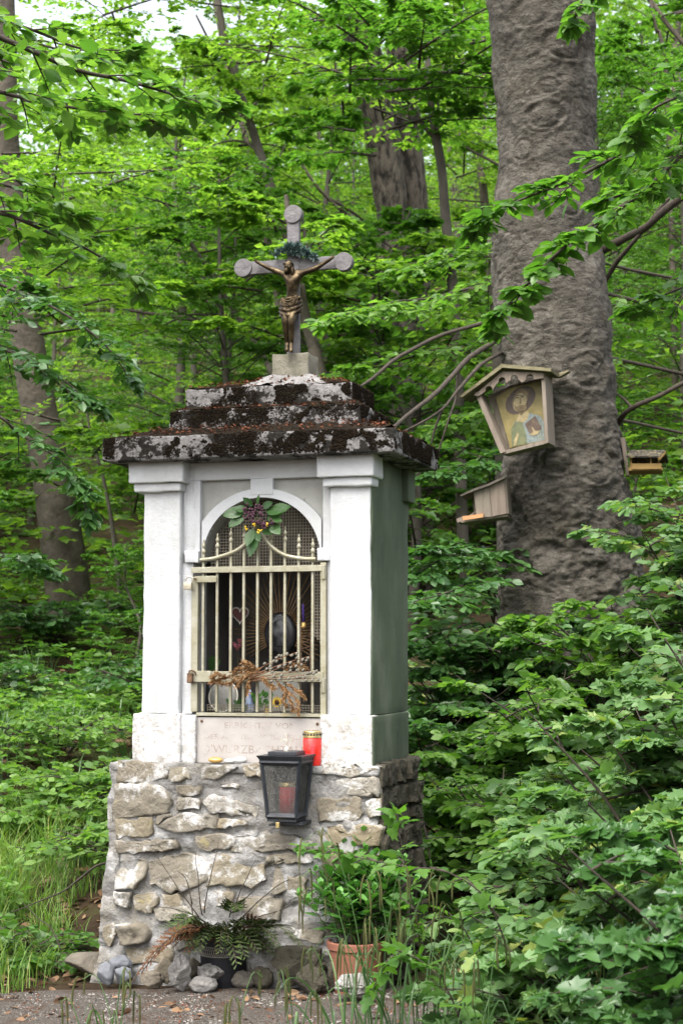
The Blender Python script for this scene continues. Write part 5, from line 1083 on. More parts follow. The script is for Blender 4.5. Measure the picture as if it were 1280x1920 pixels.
ED = [('pelvis', 'waist'), ('waist', 'chest'), ('chest', 'collar'), ('collar', 'neck'), ('neck', 'chin'), ('chin', 'head'), ('head', 'crown'), ('collar', 'sl'), ('sl', 'el'), ('el', 'wl'), ('wl', 'hl'), ('collar', 'sr'), ('sr', 'er'), ('er', 'wr'), ('wr', 'hr'), ('pelvis', 'hipl'), ('hipl', 'kl'), ('kl', 'al'), ('al', 'tl'), ('pelvis', 'hipr'), ('hipr', 'kr'), ('kr', 'ar'), ('ar', 'tr')]
for h, s in (('hl', -1), ('hr', 1)):                  # fingers, curled forward
    c = np.array(J[h])
    for q, (dz, ln) in enumerate(((.0045, .011), (.0018, .013), (-.0012, .012), (-.004, .009))):
        a, b = f'{h}f{q}a', f'{h}f{q}b'; J[a] = tuple(c+[s*ln*.6, -.002, dz+.004]); J[b] = tuple(c+[s*ln*.75, -.008, dz+.006]); RAD[a] = (.0017,)*2; RAD[b] = (.0014,)*2; ED += [(h, a), (a, b)]
    a = f'{h}t'; J[a] = tuple(c+[s*.002, -.007, .009]); RAD[a] = (.0018,)*2; ED.append((h, a))
FAT = 1.5
def skin(J, RAD, ED, root, name, mat, parent, sub=2):
    names = list(J); me = bpy.data.meshes.new(name); me.from_pydata([J[n] for n in names], [(names.index(a), names.index(b)) for a, b in ED], []); o = bpy.data.objects.new(name, me); COL.objects.link(o)
    o.modifiers.new('skin', 'SKIN'); sv = me.skin_vertices[0].data
    for i, n in enumerate(names): sv[i].radius = [q*FAT for q in RAD[n]]; sv[i].use_root = (n == root)
    o.modifiers['skin'].use_smooth_shade = True; ss = o.modifiers.new('sub', 'SUBSURF'); ss.levels = ss.render_levels = sub
    bpy.context.view_layer.update(); m2 = bpy.data.meshes.new_from_object(o.evaluated_get(bpy.context.evaluated_depsgraph_get()))
    V = np.array([v.co[:] for v in m2.vertices]); F = [tuple(q.vertices) for q in m2.polygons]; bpy.data.objects.remove(o); bpy.data.meshes.remove(m2)
    return put(name, V, F, mat, parent)
fig = skin(J, RAD, ED, 'pelvis', 'figure', m_bronze, crucifix)
hd = np.array(J['head'])
mb = MB(); mb.blob(hd+[.001, .006, .005], .0195, .017, .022, .12, 3, 4, 3); mb.blob(hd+[.017, .003, -.02], .008, .008, .022, .15, 2, 5, 3); mb.blob(hd+[-.014, .002, -.014], .005, .006, .016, .15, 2, 6, 3); mb.build('hair', m_bronze, fig, sm=True)
mb = MB(); mb.blob(hd+[-.002, -.0185, -.018], .008, .006, .011, .12, 2, 7, 3); mb.build('beard', m_bronze, fig, sm=True)
mb = MB(); mb.blob(hd+[-.002, -.0215, -.003], .0022, .003, .005, 0, 2); mb.build('nose', m_bronze, fig, sm=True)
for e in (-.0065, .0025): mb = MB(); mb.blob(hd+[e*1.4, -.018, .0025], .003, .0014, .0012, 0, 2); mb.build('eye', m_bronze, fig, sm=True)
mb = MB(); mb.tube([(hd[0]+.0195*math.cos(t), hd[1]+.0185*math.sin(t), hd[2]+.011+.001*math.sin(t*5)) for t in np.linspace(0, 2*math.pi, 26)], .0022, 6, False); mb.build('thorn_crown', m_bronze, fig, sm=True)
# loincloth: draped folds
V, F = [], []; pw = np.array(J['pelvis']); na, nz = 56, 22
for k in range(nz):
    t = k/(nz-1); z = pw[2]+.024-.068*t
    for j in range(na):
        a = j/na*2*math.pi; r = .033+.004*math.sin(t*math.pi)+.006*t+.0016*math.sin(9*a+5*math.sin(t*5)+t*9)+.0018*math.sin(t*26+3*math.cos(a-2.0))
        zz_ = z+.008*math.cos(a)*(1-t)+.012*t*math.sin(a+.3)+.006*t*math.cos(2*a); V.append((pw[0]+r*1.12*math.cos(a), pw[1]+r*.9*math.sin(a)-.006*t, zz_))
F = [(k*na+j, k*na+(j+1) % na, (k+1)*na+(j+1) % na, (k+1)*na+j) for k in range(nz-1) for j in range(na)]
put('loincloth', V, F, m_bronze, fig)
mb = MB()
for s in range(5):                                    # swagged folds in front
    q = [(pw[0]+(-.03+.064*t), pw[1]-.033-.004*math.sin(t*math.pi), pw[2]+.018+.006*t-(.006+.0105*s)*math.sin(t*math.pi)**1.0) for t in np.linspace(0, 1, 14)]; mb.tube(q, .003, 6)
for s in (-1, 1): pass
mb.blob((pw[0]+.038, pw[1]-.012, pw[2]+.02), .007, .008, .008, .2, 2, 4, 3); mb.tube([(pw[0]-.036, pw[1]-.012, pw[2]+.015), (pw[0]-.041, pw[1]-.012, pw[2]-.012), (pw[0]-.037, pw[1]-.014, pw[2]-.045)], [.004, .005, .002], 7)
mb.build('cloth_folds', m_bronze, fig, sm=True)
for q in ('hl', 'hr', 'tr'):
    mb = MB(); c = np.array(J[q]); mb.lathe([(.0022, 0), (.0022, .003), (.001, .004)], 8); V = np.concatenate(mb.V) @ rot('X', math.pi/2).T+c+[0, -.006, 0]; put('nail', V, mb.F, m_bronze, fig)
def needles_on(P, n, ln, up, seed, spread=1.0):
    r = np.random.default_rng(seed); k = len(P); f = r.uniform(0, k-1.001, n); i = f.astype(int); p = P[i]+(P[i+1]-P[i])*(f-i)[:, None]; T = unit(P[np.minimum(i+1, k-1)]-P[i])
    d = unit(.6*T+spread*unit(r.normal(size=(n, 3)))+np.array(up)); return p, d, unit(r.normal(size=(n, 3))), np.full(n, ln)*r.uniform(.7, 1.2, n)
sprig = on_shrine('fir_sprig', 'blue-green fir sprig tucked behind the head of the bronze figure', 'fir sprig')
Ls = []
for pts in ([(455, 545), (520, 500), (590, 470), (650, 500)], [(600, 540), (650, 480), (680, 450)], [(620, 530), (700, 500), (780, 530), (840, 550)], [(560, 500), (610, 450)], [(640, 500), (730, 490), (760, 515)]):
    P = curve_pts([zp(x, y, CV-.012-.01*random.random()) for x, y in pts], 12); b = MB(); b.tube(P, .0022, 6); b.build('twig', m_twig, sprig, False, True); Ls.append(needles_on(P, 230, .026, (0, -.2, .25), len(pts)*7+int(P[0][0]*100), .9))
L4 = cat4(Ls); leaf_mesh('needles', L4[0] @ np.eye(3), L4[1], L4[2], L4[3], TN, m_fir, None); o = bpy.context.scene.objects['needles']; o.parent = sprig

# ------------------------------------------------------------------ things at the gate
def leaf_objects(root, items, hi, mat, name='leaf'):   # items: (point, direction, normal, length) in the root's own frame
    if hi not in HI:
        V, F = {'beech': lambda: hi_leaf(), 'maple': lambda: TM, 'oval': lambda: TO, 'narrow': lambda: TN}[hi](); HI[hi] = raw_mesh('leaf_'+hi, V, [tuple(f) for f in F])
    key = (hi, mat.name)
    if key not in HI: HI[key] = HI[hi].copy(); HI[key].materials.append(mat)
    for p, d, n, l in items:
        d = unit(np.array(d, float)); n = np.array(n, float); S = unit(np.cross(n, d)); N2 = np.cross(d, S); m = Matrix.Identity(4)
        for r in range(3): m[r][0], m[r][1], m[r][2], m[r][3] = d[r]*l, S[r]*l, N2[r]*l, p[r]
        o = link(name, HI[key], root); o.matrix_basis = m
def q3(X_, Y_, v): a, b = fr(330+X_*.2865, 900+Y_*.2865, v); return np.array((a, v, b))
bq = on_shrine('flower_bouquet', 'posy of dark purple and yellow flowers tied to the top of the gate', 'bouquet')
items = []
for (x0, y0), (x1, y1), wd in (((455, 200), (300, 225), 1), ((455, 210), (340, 305), 1), ((470, 190), (370, 185), .8), ((500, 170), (440, 115), .8), ((530, 160), (540, 95), .7), ((560, 180), (630, 145), .8), ((600, 220), (742, 165), 1.1), ((600, 240), (690, 265), .9), ((610, 280), (680, 350), .8), ((570, 320), (625, 350), .7), ((500, 320), (460, 430), 1), ((520, 340), (475, 500), 1.2), ((470, 230), (375, 250), .8), ((590, 200), (700, 200), .9), ((520, 330), (545, 400), .9)):
    a, b = q3(x0, y0, GV-.03), q3(x1, y1, GV-.045-.02*random.random()); items.append((a, b-a, np.array([random.uniform(-.4, .4), -1, random.uniform(.2, .9)]), np.linalg.norm(b-a)))
leaf_objects(bq, items, 'beech', m_leafdark)
for k in range(16):
    c = q3(random.uniform(455, 640), random.uniform(170, 300), GV-.05-.012*random.random()); mb = MB()
    for j in range(5): mb.blob(c+rng.normal(0, .006, 3), .006, .004, .006, .2, 1, k*5+j); 
    mb.build('purple_flower', m_purple, bq, sm=True)
for x, y in ((455, 312), (515, 292), (590, 292), (548, 332)):
    c = q3(x, y, GV-.06); mb = MB()
    for j in range(7): mb.blob(c+rng.normal(0, .0035, 3), .0036, .003, .0036, .2, 1, j)
    mb.build('yellow_flower', m_yellow, bq, sm=True)
mb = MB()
for k in range(7): mb.tube([q3(520+k*6, 250, GV-.03), q3(510+k*8, 330, GV-.035)], .0018, 5)
mb.build('flower_stalks', m_greentwig, bq, sm=True)
lk = on_shrine('padlock', 'small brass padlock hanging from the upper left corner of the gate', 'padlock')
a = q3(55, 672, GV-.03); b = q3(107, 718, GV-.03); mb = MB(); mb.rbox((a[0], GV-.042, b[2]), (b[0], GV-.024, a[2]), .002); mb.build('lock_body', m_lock, lk, sm=True)
P = [q3(x, y, GV-.033) for x, y in ((66, 680), (64, 655), (78, 636), (100, 634), (112, 645), (108, 662))]; mb = MB(); mb.tube(curve_pts(P, 16), .0026, 7); mb.build('shackle', m_silver, lk, sm=True)
mb = MB(); mb.tube(curve_pts([q3(105, 640, GV-.03), q3(135, 648, GV-.028), q3(110, 655, GV-.03)], 10), .002, 5); mb.build('wire_loop', m_rust, lk, sm=True)
lk = on_shrine('padlock', 'rusty iron padlock at the lower left corner of the gate', 'padlock')
a = q3(80, 1265, GV-.03); b = q3(112, 1328, GV-.03); mb = MB(); mb.rbox((a[0], GV-.044, b[2]), (b[0], GV-.026, a[2]), .002, .01, .001, 60); mb.build('lock_body', m_rust, lk, sm=True)
mb = MB(); mb.tube(curve_pts([q3(86, 1270, GV-.034), q3(90, 1248, GV-.034), q3(120, 1252, GV-.03), q3(130, 1275, GV-.028)], 12), .003, 6); mb.build('shackle', m_rust, lk, sm=True)
# dry fir branch and willow twigs stuck through the bars
df = on_shrine('dried_fir_branch', 'brown dried fir branch stuck through the lower bars of the gate', 'dry branch')
Ls = []; rnd = random.Random(4)
def dry(pts, n, ln, w=.002, v0=GV-.045): 
    P = curve_pts([q3(x, y, v0-rnd.uniform(0, .02)) for x, y in pts], 12); b = MB(); b.tube(P, np.linspace(w, .0008, 12), 5); b.build('twig', m_stick, df, False, True); Ls.append(needles_on(P, n, .017, (0, -.1, -.1), int(pts[0][0]), .5))
dry([(205, 1335), (300, 1300), (400, 1270), (520, 1240)], 260, 0, .003); 
for pts in ([(500, 1240), (430, 1230), (370, 1260)], [(520, 1220), (470, 1200), (440, 1195)], [(420, 1280), (350, 1330), (290, 1330)], [(540, 1290), (480, 1320), (470, 1400)], [(540, 1250), (440, 1290), (400, 1350)], [(650, 1310), (720, 1370), (790, 1440), (800, 1540)], [(690, 1340), (740, 1430), (770, 1510)], [(720, 1330), (800, 1380), (840, 1420)], [(700, 1240), (780, 1210), (860, 1230)], [(560, 1290), (600, 1330), (640, 1360)], [(720, 1390), (700, 1440), (720, 1480)], [(330, 1290), (270, 1270), (240, 1290)], [(560, 1230), (500, 1260), (430, 1310)]):
    dry(pts, 130, 0)
L4 = cat4(Ls); L4[3] = rng.uniform(.012, .024, len(L4[0])); o = leaf_mesh('needles', *L4, TN, m_dryfir, None); o.parent = df
wl = on_shrine('willow_twigs', 'bunch of pussy willow twigs with silvery catkins stuck across the gate', 'willow twigs')
cat_bm = MB(); cat_bm.blob((0, 0, 0), .0052, .0042, .0075, .06, 2, 1, 3); cat_me = raw_mesh('catkin', np.concatenate(cat_bm.V), cat_bm.F); cat_me.materials.append(m_catkin)
for pts in ([(470, 1280), (600, 1205), (700, 1160), (795, 1125)], [(480, 1285), (640, 1225), (760, 1185), (870, 1155)], [(480, 1295), (650, 1240), (760, 1215), (860, 1190)], [(490, 1300), (660, 1270), (800, 1255), (900, 1255)], [(500, 1312), (650, 1305), (820, 1300), (930, 1295)], [(500, 1290), (600, 1240), (660, 1170), (720, 1150)], [(520, 1300), (700, 1290), (850, 1275), (925, 1262)]):
    P = curve_pts([q3(x, y, GV-.05-.012*rnd.random()) for x, y in pts], 18); b = MB(); b.tube(P, np.linspace(.0024, .0012, 18), 6); b.build('willow_twig', m_stick, wl, False, True)
    for k in range(5, 18, 2):
        o = link('catkin', cat_me, wl); o.location = Vector(P[k]+np.array([rnd.uniform(-.003, .003), -.004, rnd.choice((-1, 1))*.006])); o.rotation_euler = (rnd.uniform(-.4, .4), rnd.uniform(.3, 1.2), 0)
# offerings inside
rayo = on_shrine('sunburst_picture', 'dark oval picture with a fan of gilded rays inside the niche', 'picture')
PV = .30; c = q3(682, 1005, PV)
mb = MB(); mb.lathe([(.001, .012), (.05, .012), (.062, .008), (.066, 0), (.066, -.006), (.001, -.006)], 40); V = np.concatenate(mb.V)*[1, 1.28, 1]; V = V @ rot('X', math.pi/2).T+c; put('oval_frame', V, mb.F, m_darkpic, rayo)
mb = MB(); mb.lathe([(.001, .0145), (.036, .0145), (.038, .012), (.001, .011)], 30); V = np.concatenate(mb.V)*[1, 1.4, 1]; V = V @ rot('X', math.pi/2).T+c; put('picture_face', V, mb.F, M('faded_print', [(.4, (.015, .015, .016)), (.65, (.12, .12, .13))], 28, .3, 0), rayo)
for k in range(44):
    a = rad(-35+250*k/43); l = random.uniform(.12, .2)*(1.1 if 40 < math.degrees(a) < 140 else .8); r0 = .06; d = np.array([math.cos(a), 0, math.sin(a)]); b = MB(); b.tube([c+d*r0*[1, 1, 1.2]+[0, .012, 0], c+d*(r0+l)+[0, .012+.004*(k % 2), 0]], [.0045, .0022], 5); b.build('ray', m_ray, rayo, False, False)
ht = on_shrine('heart_ornament', 'dark red heart ornament with a beaded edge hanging in the niche', 'heart')
hp = [(16*math.sin(t)**3, 13*math.cos(t)-5*math.cos(2*t)-2*math.cos(3*t)-math.cos(4*t)) for t in np.linspace(0, 2*math.pi, 40)[:-1]]
hc = q3(420, 880, .28); s = .0021; mb = MB(); mb.prism([(hc[0]+x*s, hc[2]+y*s) for x, y in hp], .28, .295); mb.build('heart', m_heart, ht)
mb = MB()
for x, y in hp: mb.blob((hc[0]+x*s*1.04, .278, hc[2]+y*s*1.04), .0042, .004, .0042, 0, 1)
mb.build('beaded_edge', m_silver, ht, sm=True); mb = MB(); mb.tube([hc+[0, 0, .02], hc+[.0, .03, .3]], .001, 4); mb.build('string', m_twig, ht)
def small(name, label, cat, fn):
    o = on_shrine(name, label, cat); fn(o); return o
def plate(o):
    c = q3(310, 1430, .15); c[2] = .977+.062; mb = MB(); mb.tube([c+[.058*math.cos(t), .012*math.sin(t), .058*math.sin(t)] for t in np.linspace(0, 2*math.pi, 40)], .0042, 7, False); mb.build('ring', m_silver, o, sm=True)
    mb = MB(); mb.lathe([(.001, 0), (.055, .003), (.057, .0), (.001, -.004)], 36); put('plate_face', np.concatenate(mb.V) @ rot('X', math.pi/2).T+c+[0, .006, 0], mb.F, m_sunk, o)
small('round_plate', 'round grey plate with a silver rim leaning inside the gate at the lower left', 'plate', plate)
def sunflower(o):
    c = q3(662, 1455, .11); c[2] = max(c[2], 1.0); leaf_objects(o, [(c, (math.cos(a), -.15, math.sin(a)), (0, -1, .1), .026) for a in np.arange(18)/18*2*math.pi], 'narrow', m_yellow, 'petal')
    mb = MB(); mb.blob(c+[0, -.003, 0], .010, .005, .010, .1, 2); mb.build('flower_disc', M('seed_brown', [(.4, (.04, .02, .008)), (.7, (.1, .05, .02))], 60, .9, .3), o, sm=True); mb = MB(); mb.tube([c, (c[0]+.01, c[1]+.02, .977)], .002, 5); mb.build('stalk', m_greentwig, o)
small('sunflower', 'yellow artificial sunflower behind the lower bars of the gate', 'flower', sunflower)
def orange(o):
    c = q3(595, 1490, .10); c[2] = .992; leaf_objects(o, [(c, (math.cos(a), -.2, math.sin(a)), (0, -1, .1), .018) for a in np.arange(10)/10*2*math.pi], 'narrow', m_gold, 'petal'); mb = MB(); mb.blob(c, .006, .004, .006, .1, 1); mb.build('flower_disc', m_yellow, o, sm=True)
small('orange_flower', 'small orange flower lying left of the sunflower in the niche', 'flower', orange)
def figurine(o):
    c = q3(480, 1490, .13); mb = MB(); mb.lathe([(.022, 0), (.024, .01), (.02, .03), (.013, .045), (.015, .055), (.008, .07), (.0095, .08), (.004, .09)], 16, (c[0], c[1], .977)); mb.build('figurine_body', m_blue, o, sm=True)
small('china_figurine', 'small blue and white china figurine on the niche floor', 'figurine', figurine)
def greens(o):
    c = q3(400, 1470, .10); leaf_objects(o, [((c[0]+random.uniform(-.03, .03), c[1], .985+random.uniform(0, .03)), (random.uniform(-1, 1), -.3, random.uniform(.1, 1)), (0, -1, .4), .025) for _ in range(16)], 'beech', m_leafdark)
small('green_sprig', 'green leafy sprig lying in front of the round plate', 'sprig', greens)
def greens2(o):
    c = q3(560, 1440, .12); leaf_objects(o, [((c[0]+random.uniform(-.03, .03), c[1], .99+random.uniform(0, .06)), (random.uniform(-1, 1), -.3, random.uniform(.1, 1)), (0, -1, .4), .028) for _ in range(18)], 'beech', m_sedum)
small('green_sprig', 'pale green sprig between the figurine and the sunflower', 'sprig', greens2)
def tassel(o):
    a, b = q3(830, 810, .17), q3(835, 930, .17); mb = MB(); mb.tube([a, b], [.004, .006], 7); mb.build('ribbon', m_violet, o, sm=True); mb = MB(); mb.lathe([(.002, .022), (.008, .018), (.011, .004), (.011, 0), (.002, -.002)], 14, tuple(b-[0, 0, .02])); mb.build('bell', m_gold, o, sm=True); mb = MB(); mb.tube([a, a+[0, 0, .3]], .0008, 4); mb.build('string', m_twig, o)
small('hanging_bell', 'little golden bell on a violet ribbon at the right side of the niche', 'bell', tassel)
def wirerack(o):
    mb = MB()
    for y in (955, 1010, 1045, 1085): mb.tube([q3(815, y+25, .2), q3(885, y, .2)], .0025, 5)
    for x in (820, 880): mb.tube([q3(x, 960, .2), (q3(x, 1085, .2)[0], .2, .976)], .0025, 5)
    mb.build('rack_frame', m_rust, o, sm=True)
small('wire_rack', 'rusty wire rack behind the right bars of the gate', 'rack', wirerack)
def jug(o):
    c = q3(225, 1090, .2); mb = MB(); mb.lathe([(.03, 0), (.038, .04), (.03, .10), (.018, .14), (.022, .16)], 20, (c[0], c[1], .977)); mb.build('vase_body', m_darkpic, o, sm=True); leaf_objects(o, [((c[0], c[1], 1.13), (math.cos(a)*.8, -.3, 1), (0, -1, .3), .07) for a in (0, 1, 2, 3, 4, 5)], 'beech', m_leafdark)
small('dark_vase', 'dark vase with drooping leaves at the left side of the niche', 'vase', jug)
def pinkflower(o):
    c = q3(400, 1080, .34); mb = MB()
    for j in range(8): mb.blob(c+rng.normal(0, .01, 3)*[1, .4, 1], .012, .006, .010, .2, 1, j)
    mb.build('petals', M('pink_silk', [(.5, (.35, .12, .14))], 1, .8, 0), o, sm=True); mb = MB(); mb.tube([c, (c[0], .35, 1.131)], .002, 4); mb.build('stalk', m_greentwig, o)
small('pink_flower', 'faded pink silk flower under the heart ornament', 'flower', pinkflower)
# pebbles and candle on the ledge
for lab, mat, (x, y), (rx, rz) in (('golden painted pebble on the ledge under the inscription', m_gold, (405, 1424), (.029, .0115)), ('flat white pebble between the golden and the bigger white one', m_white, (432, 1425), (.023, .009)), ('larger white pebble on the ledge beside the lantern', m_white, (452, 1422), (.026, .0135))):
    u = fr(x, y, -.02)[0]; o = on_shrine('pebble', lab, 'pebble', u, -.024, ZB+.002); mb = MB(); mb.blob((0, 0, rz), rx, .02, rz, .03, 3, int(x)); mb.build('stone', mat, o, sm=True)
u = fr(585.5, 1430, -.02)[0]; cn = on_shrine('grave_candle', 'red grave candle with a gold patterned lid standing beside the plaque', 'candle', u, -.022, ZB)
k = .034; mb = MB(); mb.lathe([(.001, 0), (k-.002, 0), (k, .003), (k, .098), (k-.003, .102)], 36); mb.build('candle_body', m_red, cn, sm=True)
mb = MB(); mb.lathe([(k+.001, .101), (k+.0012, .105), (k-.001, .107), (k-.001, .120), (k+.0005, .122), (k-.003, .126), (.02, .128), (.001, .128)], 36); lid = mb.build('lid', m_brass, cn, sm=False)
for q in range(18):
    a = q/18*2*math.pi; mb = MB(); mb.blob(((k-.0006)*math.cos(a), (k-.0006)*math.sin(a), .1135), .0036, .0036, .0045, 0, 1); mb.build('lid_opening', m_black, lid)
mb = MB(); mb.rbox((.006, -k-.001, .03), (.018, -k+.004, .075), .002); mb.build('sticker', m_waxred, cn)

# ------------------------------------------------------------------ lantern
LV0 = -.215; lu = lambda x, y=1480: fr(x, y, LV0)[0]; lz = lambda y: fr(530, y, LV0)[1]
uc = (lu(487.5)+lu(562))/2; ht_, hb_ = (lu(562)-lu(487.5))/2, (lu(556)-lu(501))/2; zt_, zb_ = lz(1424), lz(1536); vc = LV0+ht_
ln_ = on_shrine('grave_lantern', 'black metal lantern with frosted panes and a cross on its lid', 'lantern', uc, vc, zb_)
H = zt_-zb_; S4 = [(-1, -1), (1, -1), (1, 1), (-1, 1)]
fm = MB()
for a, b in S4: fm.tube([(a*hb_*.95, b*hb_*.95, 0), (a*ht_*.97, b*ht_*.97, H)], .0075, 4)
for z, hh in ((.006, hb_), (H-.012, ht_)):
    for i in range(4):
        a, b = np.array(S4[i])*hh*.95, np.array(S4[(i+1) % 4])*hh*.95; fm.tube([(*a, z), (*b, z)], .011 if z > .1 else .0125, 4)
fm.rbox((-hb_, -hb_, -.012), (hb_, hb_, .004), .002); fm.build('frame', m_black, ln_)
for i in range(4):
    a, b = np.array(S4[i]), np.array(S4[(i+1) % 4]); q = .93
    V = [(*(a*hb_*q), .012), (*(b*hb_*q), .012), (*(b*ht_*q), H-.02), (*(a*ht_*q), H-.02)]; nrm = np.array([*(a+b)/2, 0])*.003; V = V+[tuple(np.array(v)-nrm) for v in V]
    put('glass_pane', V, [(0, 1, 2, 3), (7, 6, 5, 4), (0, 4, 5, 1), (1, 5, 6, 2), (2, 6, 7, 3), (3, 7, 4, 0)], m_glass, ln_, sm=False)
mb = MB(); e = ht_+.012
mb.add([(-e, -e, H+.012), (e, -e, H+.012), (e, e, H+.012), (-e, e, H+.012), (-e+.012, -e+.012, H-.006), (e-.012, -e+.012, H-.006), (e-.012, e-.012, H-.006), (-e+.012, e-.012, H-.006)], [(0, 1, 2, 3), (7, 6, 5, 4), (4, 5, 1, 0), (5, 6, 2, 1), (6, 7, 3, 2), (7, 4, 0, 3)])
mb.rbox((-e*.62, -e*.62, H+.0125), (e*.62, e*.62, H+.026), .002)
lid = mb.build('lid', m_black, ln_)
mb = MB(); mb.lathe([(.012, 0), (.012, .006), (.006, .012), (.003, .018), (.003, .03)], 12, (0, 0, H+.026)); zc = H+.066
cr = [(-.003, -.03), (.003, -.03), (.0022, -.006), (.006, -.0022), (.022, -.008), (.022, .008), (.006, .0022), (.0025, .006), (.008, .022), (-.008, .022), (-.0025, .006), (-.006, .0022), (-.022, .008), (-.022, -.008), (-.006, -.0022), (-.0022, -.006)]
mb.prism([(x, zc+z) for x, z in cr], -.0025, .0025); mb.build('lid_cross', m_silver, lid)
mb = MB(); mb.rbox((-hb_*.4, -hb_*.6, -.024), (hb_*1.3, hb_*2.2, -.013), .001); mb.rbox((-hb_*1.1, -hb_*.4, -.03), (hb_*1.1, hb_*1.9, -.0242), .001); mb.build('bracket', m_black, ln_)
mb = MB(); mb.rbox((-.018, -hb_-.012, -.032), (-.005, -hb_+.004, -.013), .001); mb.build('latch', m_brass, ln_)
cd_ = on_shrine('lantern_candle', 'red candle burnt down inside the black lantern', 'candle', uc+.004, vc, zb_+.004); mb = MB(); mb.lathe([(.001, 0), (.03, 0), (.03, .105), (.026, .108), (.012, .104), (.001, .103)], 28); mb.build('wax', m_waxred, cd_, sm=True); mb = MB(); mb.tube([(0, 0, .103), (.002, 0, .118)], .0015, 5); mb.build('wick', m_black, cd_)
mb = MB(); mb.lathe([(.031, .106), (.031, .122), (.0305, .122)], 28, cap=False); mb.build('foil_rim', m_brass, cd_, sm=True)

# ------------------------------------------------------------------ stones at the foot
def rock(label, px, py, w_, h_, depth, mat, seed, flat=.25, amp=.2, d=None):
    depth = depth or 3756/(py+h_/2-1227-2); p = at(px, py, depth); s = depth/FPX; g = gz(p[0], p[1]); rx, rz = w_*s/2, h_*s/2
    o = thing('rock', label, 'rock', (p[0], p[1], 0), 0); mb = MB(); r = np.random.default_rng(seed)
    mb.blob((0, 0, p[2]), rx, d or rx*.8, rz, amp, 4, seed, 1.6, None, flat); mb.build('stone', mat, o, sm=False if amp > .22 else True); return o
for a in (('flat tan rock at the left end of the row', 172, 1806, 100, 42, None, m_rock, 1, .35, .12), ('grey angular rock between the tan one and the blue-grey one', 199, 1824, 34, 46, None, m_rockblue, 2, .4, .15), ('upper blue-grey rock leaning on the rubble base', 226, 1805, 52, 32, 6.14, m_rockblue, 3, .4, .15),
          ('blue-grey rock with white veins resting on the gravel', 234, 1830, 48, 34, None, m_rockblue, 4, .4, .15), ('small brown rock right of the blue-grey ones', 285, 1836, 42, 36, None, m_rock, 5, .35, .2), ('upright brown slab behind the pale pitted rock', 305, 1820, 38, 66, 6.04, m_rock, 6, .45, .12),
          ('tall pale pitted rock standing upright in front of the base', 335, 1825, 44, 72, None, m_rockwhite, 7, .25, .26), ('smooth white rounded rock at the foot of the black pot', 380, 1846, 54, 32, None, m_rockwhite, 8, .1, .1), ('white knobbly rock on top of the smooth rounded one', 393, 1824, 54, 30, 5.99, m_rockwhite, 9, .25, .28),
          ('brown rock wedged beside the black pot', 362, 1818, 36, 38, 6.06, m_mossstone, 10, .35, .2), ('smooth tan round rock in front of the black pot', 456, 1837, 46, 34, None, m_rock, 11, .1, .1), ('narrow brown slab leaning right of the black pot', 482, 1810, 32, 70, 6.06, m_rock, 12, .45, .15),
          ('mossy brown rock left of the big mossy boulder', 494, 1834, 40, 46, None, m_mossstone, 13, .3, .2), ('big mossy boulder between the two pots', 560, 1805, 104, 76, 5.97, m_mossstone, 14, .25, .26), ('lower dark boulder in front of the big mossy one', 582, 1838, 58, 48, 5.88, m_mossstone, 15, .25, .26),
          ('small grey rock behind the big mossy boulder', 606, 1790, 42, 40, 6.06, m_mossstone, 16, .4, .2), ('thin dark rock against the terracotta pot', 630, 1832, 30, 60, 5.92, m_mossstone, 17, .4, .2), ('pale lumpy rock in front of the terracotta pot', 668, 1846, 76, 42, 5.74, m_rockwhite, 18, .2, .28)):
    rock(*a)

# ------------------------------------------------------------------ pots
def ground_at(px, depth): p = at(px, 1840, depth); return p[0], p[1], gz(p[0], p[1])
gx, gy, g0 = ground_at(420, 6.07); bp = thing('black_planter', 'black plastic planter with a mesh band, filled with withered evergreen cuttings', 'planter', (gx, gy, 0)); s = 6.07/FPX; zt = at(420, 1752, 6.07)[2]
R0 = 47*s; mb = MB(); mb.lathe([(R0*.82, -.02), (R0*.9, .03), (R0, zt-.002), (R0*1.03, zt), (R0*1.03, zt+.008), (R0*.93, zt+.008), (R0*.9, zt-.03), (.001, zt-.03)], 36); mb.build('pot', m_pot, bp, sm=False)
zb1, zb0 = at(420, 1771, 6.07)[2], at(420, 1788, 6.07)[2]; mb = MB()
for k in range(64):
    a = k/64*2*math.pi
    for e in (-1, 1): mb.tube([(R0*1.0*math.cos(a+e*.1*t), R0*1.0*math.sin(a+e*.1*t), zb0+(zb1-zb0)*t) for t in (0, .5, 1)], .0012, 3, False)
for z in (zb0, zb1): mb.lathe([(R0*.985, z-.0015), (R0*1.005, z-.0015), (R0*1.005, z+.0015), (R0*.985, z+.0015)], 48, cap=False)
mb.build('mesh_band', m_band, bp)
def frond(base, d, ln, n, mat_l, L_, width=.35):
    d = unit(np.array(d, float)); P = curve_pts([base, base+d*ln*.55+[0, 0, .02], base+d*ln+[0, 0, -.15*ln]], 10); s_ = unit(np.cross(d, [0, 0, 1])+np.array([0, 0, random.uniform(-.6, .6)]))
    t = np.linspace(.12, 1, n); f = t*8.99; i = f.astype(int); p = P[i]+(P[np.minimum(i+1, 9)]-P[i])*(f-i)[:, None]; T = unit(np.gradient(P, axis=0))[i]; sg = np.where(np.arange(n) % 2, 1., -1.)[:, None]
    dd = unit(.75*T+.66*sg*s_); l = ln*width*(1.05-.75*t); L_.append((p, dd, np.cross(T, s_), l))
    for q in (.45, .75): pp = p+dd*(l*q)[:, None]; L_.append((pp, unit(.8*dd+.6*T), np.cross(T, s_), l*.45)); L_.append((pp, unit(.8*dd-.5*T), np.cross(T, s_), l*.4))
    return P
G, Bn = [], []; mt = MB()
